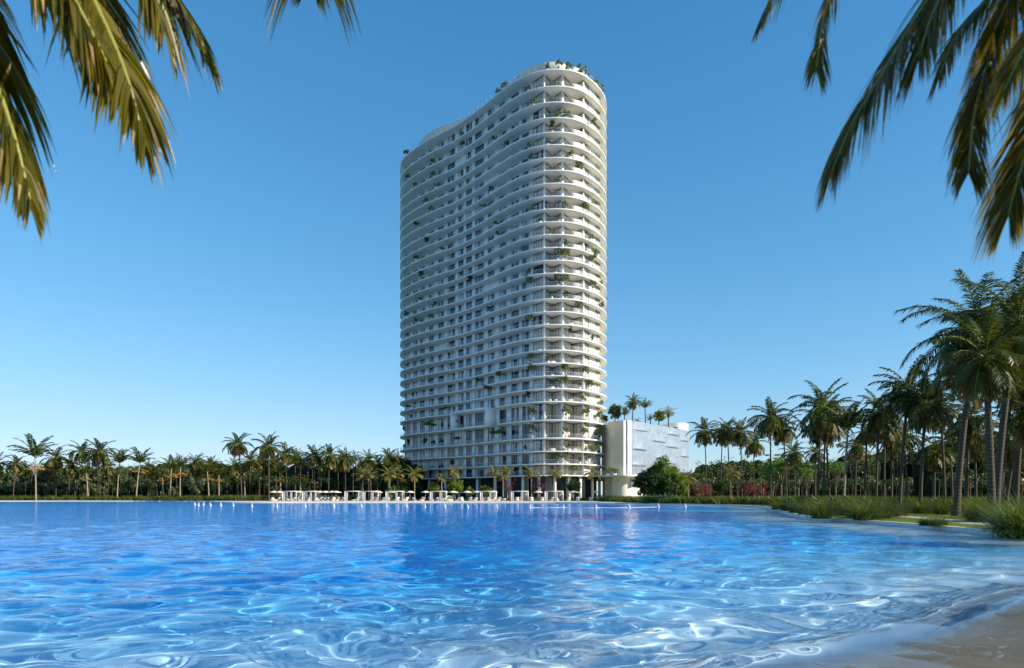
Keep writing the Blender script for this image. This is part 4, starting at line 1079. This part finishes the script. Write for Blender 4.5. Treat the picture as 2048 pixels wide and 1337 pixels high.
# ------------------------------------------------------------------ grass clumps, lawn, low planting
def clump_mesh(seed, n=420, h=1.2, spread=.75, lo=.35, w_=.012, seg=4):
    r = np.random.default_rng(seed)
    az = r.uniform(0, 2 * PI, n); el = np.clip(r.normal(1.0, .30, n), .25, 1.5); L = h * r.uniform(.7, 1.25, n)
    bx = r.normal(size=n) * .16; by = r.normal(size=n) * .16; bend = r.uniform(.6, 1.6, n)
    P = np.stack([bx, by, np.zeros(n)], 1); rows = []
    side = np.stack([-np.sin(az), np.cos(az), np.zeros(n)], 1)
    for k in range(seg + 1):
        u = k / seg; ww = w_ * (1 - u) ** .6 + .001
        rows += [P - side * ww, P + side * ww]
        e = el - bend * (u + .5 / seg)
        P = P + np.stack([np.cos(e) * np.cos(az), np.cos(e) * np.sin(az), np.sin(e)], 1) * (L / seg)[:, None]
        P[:, 2] = np.maximum(P[:, 2], .03)
    V = np.stack(rows, 1).reshape(-1, 3); k2 = 2 * (seg + 1); base = (np.arange(n) * k2)[:, None]
    Fc = np.concatenate([base + np.array([[2 * i, 2 * i + 1, 2 * i + 3, 2 * i + 2]]) for i in range(seg)])
    mb = MB(); mb.add(V, Fc); return mb.mesh('grass_clump', [BLADE])
CL = [clump_mesh(k, 520) for k in range(4)]
clumps = [  # picture column, row of the foot, row of the top
    (1554, 1020, 998), (1570, 1022, 1000), (1590, 1026, 998), (1612, 1030, 1000), (1641, 1038, 996), (1668, 1032, 998), (1690, 1032, 998), (1712, 1036, 997), (1728, 1041, 998), (1748, 1039, 998), (1764, 1037, 999), (1782, 1034, 1000), (1800, 1032, 1000),
    (1826, 1027, 999), (1844, 1028, 997), (1862, 1027, 998), (1884, 1030, 999), (1848, 1052, 1032), (1868, 1053, 1030), (1884, 1052, 1033), (1958, 1043, 998), (1972, 1045, 996), (1945, 1036, 1003), (2000, 1040, 1000), (2015, 1066, 1003), (2035, 1078, 1000), (2062, 1080, 998), (2050, 1060, 997), (1925, 1020, 1000), (2085, 1070, 1000)]
for k, (x, yb, yt) in enumerate(sorted(clumps)):
    Y = gy(yb); h = (yb - yt) / F * Y
    o = place(CL[k % 4], 'grass_clump', None, (X_(x, Y), Y, LAND), k * 1.7, max(.45, h / .95))
    size = 'low spreading' if h < .85 else ('tall' if h > 1.25 else 'rounded')
    side_ = 'left of the path' if x < 1840 else ('in front of the path' if yb > 1050 and x < 1900 else ('behind the path' if x < 1910 else 'right of the largest palm trunk'))
    tag(o, f'{size} grass clump {side_}, {ordn(k + 1)} from the left', 'ornamental grass', 'grass clumps on the right bank')
def strip(name, pts, seed, n, hmin, hmax, label):
    """a continuous band of low grassy planting along a line of points"""
    r = np.random.default_rng(seed); P = smooth(pts, 12, False); V = []; Fs = []; mb = MB()
    t = r.uniform(0, len(P) - 1.001, n); i = t.astype(int); f = (t - i)[:, None]
    B = P[i] * (1 - f) + P[i + 1] * f
    cl = np.floor(t * 2.2); off = np.random.default_rng(seed + 1).normal(size=(4000, 2)) * (1.6, 1.2)
    B = B + off[cl.astype(int) % 4000] * .6 + r.normal(size=(n, 2)) * .55
    hh = r.uniform(hmin, hmax, n) * (.6 + .5 * np.abs(np.sin(cl * 12.9898)))
    lean = r.normal(size=(n, 2)) * .45; w_ = .045
    a = r.uniform(0, 6.28, n); S = np.stack([np.cos(a), np.sin(a), np.zeros(n)], 1) * w_
    b3 = np.stack([B[:, 0], B[:, 1], np.full(n, LAND - .02)], 1); m3 = b3 + np.stack([lean[:, 0] * hh * .4, lean[:, 1] * hh * .4, hh * .6], 1); t3 = b3 + np.stack([lean[:, 0] * hh * 1.1, lean[:, 1] * hh * 1.1, hh], 1)
    V = np.stack([b3 - S, b3 + S, m3 + S, m3 - S, t3], 1).reshape(-1, 3); q = (np.arange(n) * 5)[:, None]
    mb.add(V, q + np.array([[0, 1, 2, 3]])); mb.add(V, q + np.array([[3, 2, 4]]))
    o = mb.build(name, BLADE); tag(o, label, None, None, 'stuff'); return o
strip('low_planting', [(-150, 191), (-134, 190), (-105, 189), (-80, 186), (-70, 178), (-60, 177), (-50, 180), (-42, 185)], 31, 26000, .6, 1.6, 'low grassy planting along the far left shore')
strip('low_planting', [(22, 160), (26, 140), (29, 126), (36, 116), (41, 104), (41, 92), (37, 80), (32, 68), (30, 60)], 32, 30000, .7, 1.5, 'low grassy planting along the right shore')
strip('low_hedge', [(-45, 184), (-20, 182), (0, 180), (14, 179), (21, 177)], 33, 12000, .4, .9, 'low green hedge behind the loungers')
strip('low_planting', [(34, 70), (44, 66), (60, 64), (80, 60)], 34, 14000, .7, 1.5, 'low grassy planting behind the large palms')
# lawn blades on the near right bank
def lawn_blades():
    r = np.random.default_rng(9); n = 90000
    Y = 26 + 38 * r.random(n) ** 1.2; X = r.uniform(20.6, 46, n)
    k = inside(rim, X, Y) == False
    d = dist_to(pc, X, Y, False); k &= d > .9
    X, Y = X[k], Y[k]; n = len(X); h = r.uniform(.03, .09, n); a = r.uniform(0, 6.28, n); S = np.stack([np.cos(a), np.sin(a), 0 * a], 1) * .012
    b = np.stack([X, Y, np.full(n, LAND - .005)], 1); t = b + np.stack([r.normal(size=n) * .03, r.normal(size=n) * .03, h], 1)
    V = np.stack([b - S, b + S, t], 1).reshape(-1, 3); mb = MB(); mb.add(V, np.arange(3 * n).reshape(n, 3))
    o = mb.build('lawn_grass', LAWNB); tag(o, 'short lawn grass along the right bank', None, None, 'stuff')
lawn_blades()

# ------------------------------------------------------------------ cabanas, umbrellas, loungers, buoys
def cabana(x0, x1, Y, label, style):
    X0, X1 = X_(x0, Y), X_(x1, Y); W = X1 - X0; Dp = 2.8; H = 2.35
    t = thing('cabana', ((X0 + X1) / 2, Y, LAND), label, 'cabana', 'white cabanas along the promenade')
    mb = MB(); h = W / 2
    for sx in (-1, 1):
        for sy in (0, 1): mb.box((sx * (h - .07), sy * Dp, H / 2), (.14, .14, H))
    for sy in (0, 1): mb.box((0, sy * Dp, H + .06), (W, .14, .14))
    for sx in (-1, 1): mb.box((sx * (h - .07), Dp / 2, H + .058), (.137, Dp - .14, .136))
    mb.build('frame', WPAINT, t)
    mb = MB()
    for k in range(14): mb.box((0, .2 + k * (Dp - .35) / 13, H + .05), (W - .3, .05, .09), 0, 0, .4)
    mb.build('roof_louvres', WPAINT, t)
    def curtain(cx, w_, y, rot=0):
        m = MB(); n = 18; V = []
        for z in (.05, H - .02):
            for i in range(n + 1):
                u = (i / n - .5) * w_; f = .05 * math.sin(i * 1.9)
                V.append((cx + (u if not rot else f), y + (f if not rot else u), z))
        m.add(V, [(i, i + 1, n + 2 + i, n + 1 + i) for i in range(n)]); m.build('curtain', SHEER, t, True)
    curtain(-h + .42, .55, .08)
    if style != 2: curtain(.25 * h, .55, .1)
    if style == 0: curtain(-h + .3, .5, Dp - .1)
    m = MB()
    for k in range(12): m.box((h - .75, Dp - .05, .25 + k * .18), (1.25, .03, .05 if style else .10))
    m.build('slatted_screen', WPAINT, t)
CAB = [(564, 593, 0, 'leftmost, nearest the tall lone palms'), (604, 632, 0, 'second from the left, beside the first one'), (689, 718, 2, 'third from the left, open and almost without curtains'), (725, 757, 1, 'fourth from the left, close beside the open one'), (771, 806, 1, 'fifth from the left, just left of the tower'),
       (860, 893, 1, 'first one standing before the tower base'), (960, 993, 1, 'second one before the tower base, in front of a green tree'), (1022, 1057, 1, 'between the two magenta blossom trees'), (1090, 1127, 1, 'rightmost, beside the widest umbrella')]
for x0, x1, st, lab in CAB: cabana(x0, x1, 172.2, 'white cabana, ' + lab, st)
# umbrella
mb = MB(); mb.lathe([(.02, 0), (.02, .01)], 6); 
def umbrella_parts():
    m = MB(); n = 8; R = 1.35; V = [(0, 0, 2.62)]
    for r_, z in ((.5, 2.50), (R, 2.22)):
        for i in range(n): a = 2 * PI * i / n; V.append((r_ * math.cos(a), r_ * math.sin(a), z))
    for i in range(n): a = 2 * PI * i / n; V.append((R * .99 * math.cos(a), R * .99 * math.sin(a), 2.12))
    Fc = [(0, 1 + i, 1 + (i + 1) % n) for i in range(n)] + [(1 + i, 9 + i, 9 + (i + 1) % n, 1 + (i + 1) % n) for i in range(n)] + [(9 + i, 17 + i, 17 + (i + 1) % n, 9 + (i + 1) % n) for i in range(n)]
    m.add(V, Fc); can = m.mesh('canopy', [mat('taupe_canvas', (.62, .56, .48), .9)])
    m = MB(); m.tube([(0, 0, 0), (0, 0, 2.6)], .03, 8); pole = m.mesh('pole', [WPAINT])
    m = MB(); m.lathe([(.3, 0), (.3, .06), (.05, .10)], 12); bs_ = m.mesh('base', [FRAME]); return can, pole, bs_
UM = umbrella_parts()
ums = [(548, 1), (559, .9), (600, 1), (640, .95), (651, 1), (664, .9), (672, 1), (755, 1), (782, 1), (820, .9), (851, .9), (906, 1), (934, 1), (954, 1), (986, .9), (1076, .95), (1147, 1.25), (1190, .8)]
for k, (x, s) in enumerate(ums):
    lab = 'widest umbrella, in front of a dark round tree' if x == 1147 else ('smallest umbrella, at the right end of the promenade' if x == 1190 else f'taupe parasol, {ordn(k + 1)} from the left along the promenade')
    t = thing('parasol', (X_(x, 174.6), 174.6, LAND), lab, 'umbrella', 'umbrellas along the promenade', k * .3, (s, s, .98))
    for nm, m in zip(('canopy', 'pole', 'base'), UM): place(m, nm, t)
# loungers
def lounger_parts(fab):
    m = MB(); m.box((0, -.05, .16), (.95, 1.9, .10)); 
    for sx in (-.38, .38):
        for sy in (-.85, .75): m.box((sx, sy, .055), (.1, .1, .11))
    fr = m.mesh('frame', [FABW])
    m = MB(); m.box((0, -.35, .285), (.9, 1.25, .14)); ma = m.mesh('mattress', [fab])
    m = MB(); m.box((0, .52, .56), (.9, .95, .14), 0, 0, .85); bk_ = m.mesh('backrest', [fab])
    m = MB(); m.box((0, .40, .62), (.45, .16, .22), 0, 0, .85); pi_ = m.mesh('pillow', [SHEER])
    return fr, ma, bk_, pi_
LW, LB = lounger_parts(FABW), lounger_parts(FABB)
lx = [(545, 0), (553, 0), (575, 0), (586, 0), (601, 0), (618, 0), (632, 0), (638, 0), (647, 1), (655, 1), (666, 0), (674, 0), (686, 0), (711, 0), (745, 0), (752, 0), (766, 1), (775, 0), (793, 0), (811, 0), (828, 1), (844, 0), (862, 0), (875, 1), (885, 0), (915, 1), (923, 0), (941, 0), (950, 0), (966, 0), (977, 0), (985, 0), (997, 0), (1034, 0), (1042, 0), (1063, 0), (1084, 0), (1104, 0), (1113, 0), (1137, 0), (1156, 0), (1182, 0)]
for k, (x, b) in enumerate(lx):
    Y = 172.4 + (k * 7 % 5) * .25 + (.7 if any(c[0] - 2 < x < c[1] + 2 for c in CAB) else 0)
    t = thing('sun_lounger', (X_(x, Y), Y, LAND), (f'dark-cushioned sun lounger' if b else 'cream sun lounger') + f', {ordn(k + 1)} from the left in the row by the water', 'sun lounger', 'sun loungers along the promenade', random.Random(k).uniform(-.35, .35) + (-.5 if k % 6 == 1 else 0), 1.05)
    for nm, m in zip(('frame', 'mattress', 'backrest', 'pillow'), LB if b else LW): place(m, nm, t)
t = thing('daybed', (X_(898, 173), 173, LAND), 'round white daybed with a raised hood, right of the first cabana before the tower', 'daybed')
mb = MB(); mb.lathe([(.1, 0), (.95, .02), (1.0, .35), (.9, .42), (.05, .45)], 20); mb.build('seat', FABW, t, True)
mb = MB(); n = 14; V = []
for j in range(6):
    b_ = j / 5 * 1.35
    for i in range(n + 1):
        a = PI * i / n; V.append((1.0 * math.cos(a) * math.cos(b_ * .9), .15 + .8 * math.sin(a) * math.cos(b_ * .5), .4 + 1.0 * math.sin(b_)))
mb.add(V, [(j * (n + 1) + i, j * (n + 1) + i + 1, (j + 1) * (n + 1) + i + 1, (j + 1) * (n + 1) + i) for j in range(5) for i in range(n)]); mb.build('hood', FABW, t, True)
# low planter bowl
t = thing('planter_bowl', (X_(1007, 177), 177, LAND), 'white bowl planter between the umbrellas under a magenta blossom tree', 'planter')
mb = MB(); mb.lathe([(.25, 0), (.55, .35), (.65, .62), (.58, .62), (.1, .5)], 16); mb.build('bowl', POT, t, True); place(SHR[2], 'foliage', t, (0, 0, .8), 0, .7)
# marker buoys
mb = MB(); mb.lathe([(.02, -.08), (.17, -.06), (.20, .02), (.15, .10), (.10, .13)], 14); BF = mb.mesh('float', [WPAINT], True)
mb = MB(); mb.lathe([(.10, .12), (.07, .40), (.015, .58)], 12); BC = mb.mesh('cone', [WPAINT], True)
bu = [(390, 1008.5), (397, 1009.5), (407, 1008.5), (421, 1009.5), (442, 1009.5), (467, 1010), (504, 1012), (554, 1012), (611, 1012), (668, 1012.5), (723, 1011.5), (773, 1011.5), (813, 1011.5), (850, 1012.5), (890, 1012.5), (936, 1013.5), (994, 1013), (1060, 1014), (1127, 1013.5), (1192, 1014), (1259, 1013.5), (1317, 1012.5), (1371, 1013)]
bp = []
for k, (x, y) in enumerate(bu):
    Y = EYE * F / (y + 2 - HZ); bp.append((X_(x, Y), Y))
    t = thing('marker_buoy', (X_(x, Y), Y, .03), f'white cone marker buoy, {ordn(k + 1)} from the left along the float line', 'buoy', 'marker buoys across the lagoon', k * 1.3, .85)
    t.rotation_euler.x = (k * 7 % 5 - 2) * .07; t.rotation_euler.y = (k * 3 % 5 - 2) * .08
    place(BF, 'float', t); place(BC, 'cone', t)
rp_ = smooth(bp[-6:], 8, False); mb = MB(); mb.tube([(p[0] + .15 * math.sin(i), p[1] + .4 * math.sin(i * .8), .02) for i, p in enumerate(rp_)], .02, 6)
o = mb.build('float_line', WPAINT, None, True); tag(o, 'thin white float line lying on the water between the right-hand buoys', 'float line')

# ------------------------------------------------------------------ near palms overhead (crowns just out of the picture)
def big_frond(parent, origin, ctrl, ll, wd, nl, seed, hang=.75, seg=6, fwd=1.25, th=.022, tips=.25):
    ll *= 1.22; nl = int(nl * 2.7); wd *= .66; tips = .12
    r = np.random.default_rng(seed)
    P = smooth([tuple(c) for c in ctrl], 8, False)
    off = np.array(origin); P = P - off
    V, Fc = leaflets(r, P, nl, ll, wd, hang, seg, .10, fwd, .10, .26)
    mb = MB(); k = 2 * (seg + 1); N = len(V) // k
    # ends of the leaflets are dry on part of them
    m = np.zeros(len(Fc), int); dry = r.random(N) < tips; cnt = N
    for s_ in range(seg):
        m[s_ * N:(s_ + 1) * N] = np.where(dry & (s_ >= seg - 2), 1, 0)
    mb.add(V, Fc, m)
    mb.tube(P, np.linspace(th, th * .25, len(P)), 7, 2)
    return mb.build('frond', [NEARLEAF, NEARTIP, RACHIS], parent, False)
def near_palm(pos, heart, label):
    t = thing('palm_tree', (pos[0], pos[1], -.4 if pos[1] > -3 else LAND), label, 'palm tree', 'near palms overhanging the view')
    z0 = t.location.z; palm_trunk(heart[2] - z0, (heart[0] - pos[0], heart[1] - pos[1]), .17, .12, TRUNK, t, rings=60, n=14)
    return t
def H(x, y, Y): return tuple(px(x, y, Y))
Lh = H(-190, -260, 3.3); TL = near_palm((Lh[0] - .3, Lh[1] + .1), Lh, 'nearest palm at the upper left, its fronds hanging into view')
lo_ = tuple(TL.location)
F_ = lambda *a: [Lh] + [H(*p) for p in a]
big_frond(TL, lo_, F_((-20, -240, 3.2), (120, -120, 3.1), (205, 40, 3.05), (255, 160, 3.0), (285, 275, 3.0)), .42, .034, 46, 1, .9)
big_frond(TL, lo_, F_((0, -300, 3.5), (190, -190, 3.6), (290, -80, 3.6), (360, 10, 3.6), (408, 95, 3.6)), .50, .024, 56, 2, .7)
big_frond(TL, lo_, F_((-20, -200, 2.9), (60, -130, 2.9), (130, -30, 2.9), (180, 60, 2.9), (215, 130, 2.9)), .42, .032, 40, 3, .9)
big_frond(TL, lo_, F_((-40, -330, 3.3), (120, -260, 3.3), (240, -150, 3.3), (300, -40, 3.3), (325, 40, 3.3)), .48, .030, 46, 41, .9)
big_frond(TL, lo_, F_((-60, -300, 3.7), (60, -200, 3.8), (150, -110, 3.9), (200, -20, 3.9)), .50, .030, 40, 42, 1.0)
big_frond(TL, lo_, F_((-120, -120, 2.9), (-50, 40, 2.8), (-10, 160, 2.8), (30, 280, 2.8), (60, 400, 2.8)), .34, .028, 56, 4, 1.1)
big_frond(TL, lo_, F_((-70, -250, 3.4), (30, -160, 3.5), (75, -100, 3.6), (100, -35, 3.6)), .38, .026, 34, 5, 1.0)
big_frond(TL, lo_, F_((-260, -300, 3.6), (-360, -230, 3.8), (-440, -60, 4), (-480, 120, 4.1)), .45, .022, 40, 6, .9)
big_frond(TL, lo_, F_((-180, -380, 4.0), (-160, -430, 5.2), (-150, -420, 6.2)), .45, .022, 40, 7, .9)
Bh = (.35, -.9, 5.6); TB = near_palm((1.2, -2.2), Bh, 'palm rising behind the viewpoint, one frond tip hanging at the top')
lo_ = tuple(TB.location)
big_frond(TB, lo_, [Bh, (.0, .4, 6.1), (-.5, 1.7, 6.0), (-.8, 2.5, 5.55), H(622, -150, 3.2), H(620, -100, 3.5), H(618, -35, 3.7)], .46, .017, 60, 11, .8)
big_frond(TB, lo_, [Bh, (1.5, -.6, 6.0), (2.6, -.6, 5.6), (3.3, -.4, 4.9)], .42, .02, 40, 12, .9)
big_frond(TB, lo_, [Bh, (-.6, -1.6, 6.1), (-1.6, -2.2, 5.8), (-2.4, -2.6, 5.0)], .42, .02, 40, 13, .9)
big_frond(TB, lo_, [Bh, (.4, -2.2, 6.0), (.6, -3.3, 5.4), (.7, -3.9, 4.6)], .42, .02, 40, 14, .9)
KS = .60
Rh = H(2290, -230, 4.6 * KS); TR = near_palm((Rh[0] + .3, Rh[1] - .3), Rh, 'near palm at the upper right, long fronds arching into view')
lo_ = tuple(TR.location)
F_ = lambda *a: [Rh] + [H(p[0], p[1], p[2] * KS) for p in a]
big_frond(TR, lo_, F_((2120, -260, 4.6), (1960, -140, 4.6), (1850, 10, 4.6), (1770, 140, 4.6), (1705, 250, 4.6), (1668, 335, 4.6)), .68 * KS, .017 * KS, 84, 21, .75, th=.014)
big_frond(TR, lo_, F_((2160, -170, 4.4), (2060, -40, 4.3), (1985, 110, 4.3), (1948, 240, 4.3), (1937, 345, 4.3)), .46 * KS, .017 * KS, 70, 22, .9, th=.014)
big_frond(TR, lo_, F_((2230, -60, 4.2), (2150, 120, 4.1), (2080, 250, 4.1), (2040, 350, 4.1), (2018, 430, 4.1)), .60 * KS, .018 * KS, 76, 23, .7, th=.014)
big_frond(TR, lo_, F_((2080, -400, 5.0), (1850, -330, 5.2), (1660, -170, 5.4), (1570, -50, 5.5), (1525, 40, 5.5)), .50 * KS, .017 * KS, 56, 24, .6, th=.014)
big_frond(TR, lo_, F_((2110, -330, 4.8), (1900, -270, 4.9), (1740, -150, 4.9), (1660, -10, 4.9), (1632, 140, 4.9)), .45 * KS, .016 * KS, 60, 25, 1.15, th=.014)
big_frond(TR, lo_, F_((2150, -200, 5.0), (2060, -110, 5.2), (1990, -20, 5.3), (1920, 60, 5.3), (1880, 150, 5.3)), .50 * KS, .018 * KS, 56, 26, .8, th=.014)
big_frond(TR, lo_, F_((2200, -120, 3.8), (2130, -20, 3.7), (2060, 80, 3.6), (2010, 180, 3.6)), .40 * KS, .014 * KS, 50, 27, .9, th=.014)
big_frond(TR, lo_, F_((2160, -260, 4.2), (2040, -200, 4.2), (1930, -90, 4.2), (1870, 20, 4.2), (1840, 110, 4.2)), .60 * KS, .017 * KS, 70, 43, .8, th=.014)
big_frond(TR, lo_, F_((2200, -220, 4.0), (2110, -140, 4.0), (2040, -40, 4.0), (1990, 60, 4.0)), .55 * KS, .017 * KS, 60, 44, .8, th=.014)
big_frond(TR, lo_, F_((2240, -150, 4.8), (2180, 0, 4.8), (2110, 110, 4.8), (2060, 200, 4.8)), .60 * KS, .018 * KS, 66, 45, .8, th=.014)
big_frond(TR, lo_, F_((2260, 20, 5.4), (2200, 160, 5.5), (2120, 240, 5.5), (2050, 300, 5.5)), .5 * KS, .017 * KS, 50, 28, .8, th=.014)
big_frond(TR, lo_, F_((2420, -330, 4.7), (2560, -260, 4.7), (2680, -60, 4.7)), .5 * KS, .017 * KS, 50, 29, .8, th=.014)
big_frond(TR, lo_, F_((2330, -380, 4.0), (2360, -420, 3.2), (2400, -380, 2.6)), .5 * KS, .017 * KS, 50, 30, .8, th=.014)
big_frond(TR, lo_, F_((2330, -330, 5.4), (2350, -330, 6.4), (2370, -200, 7.2)), .5 * KS, .017 * KS, 50, 31, .8, th=.014)
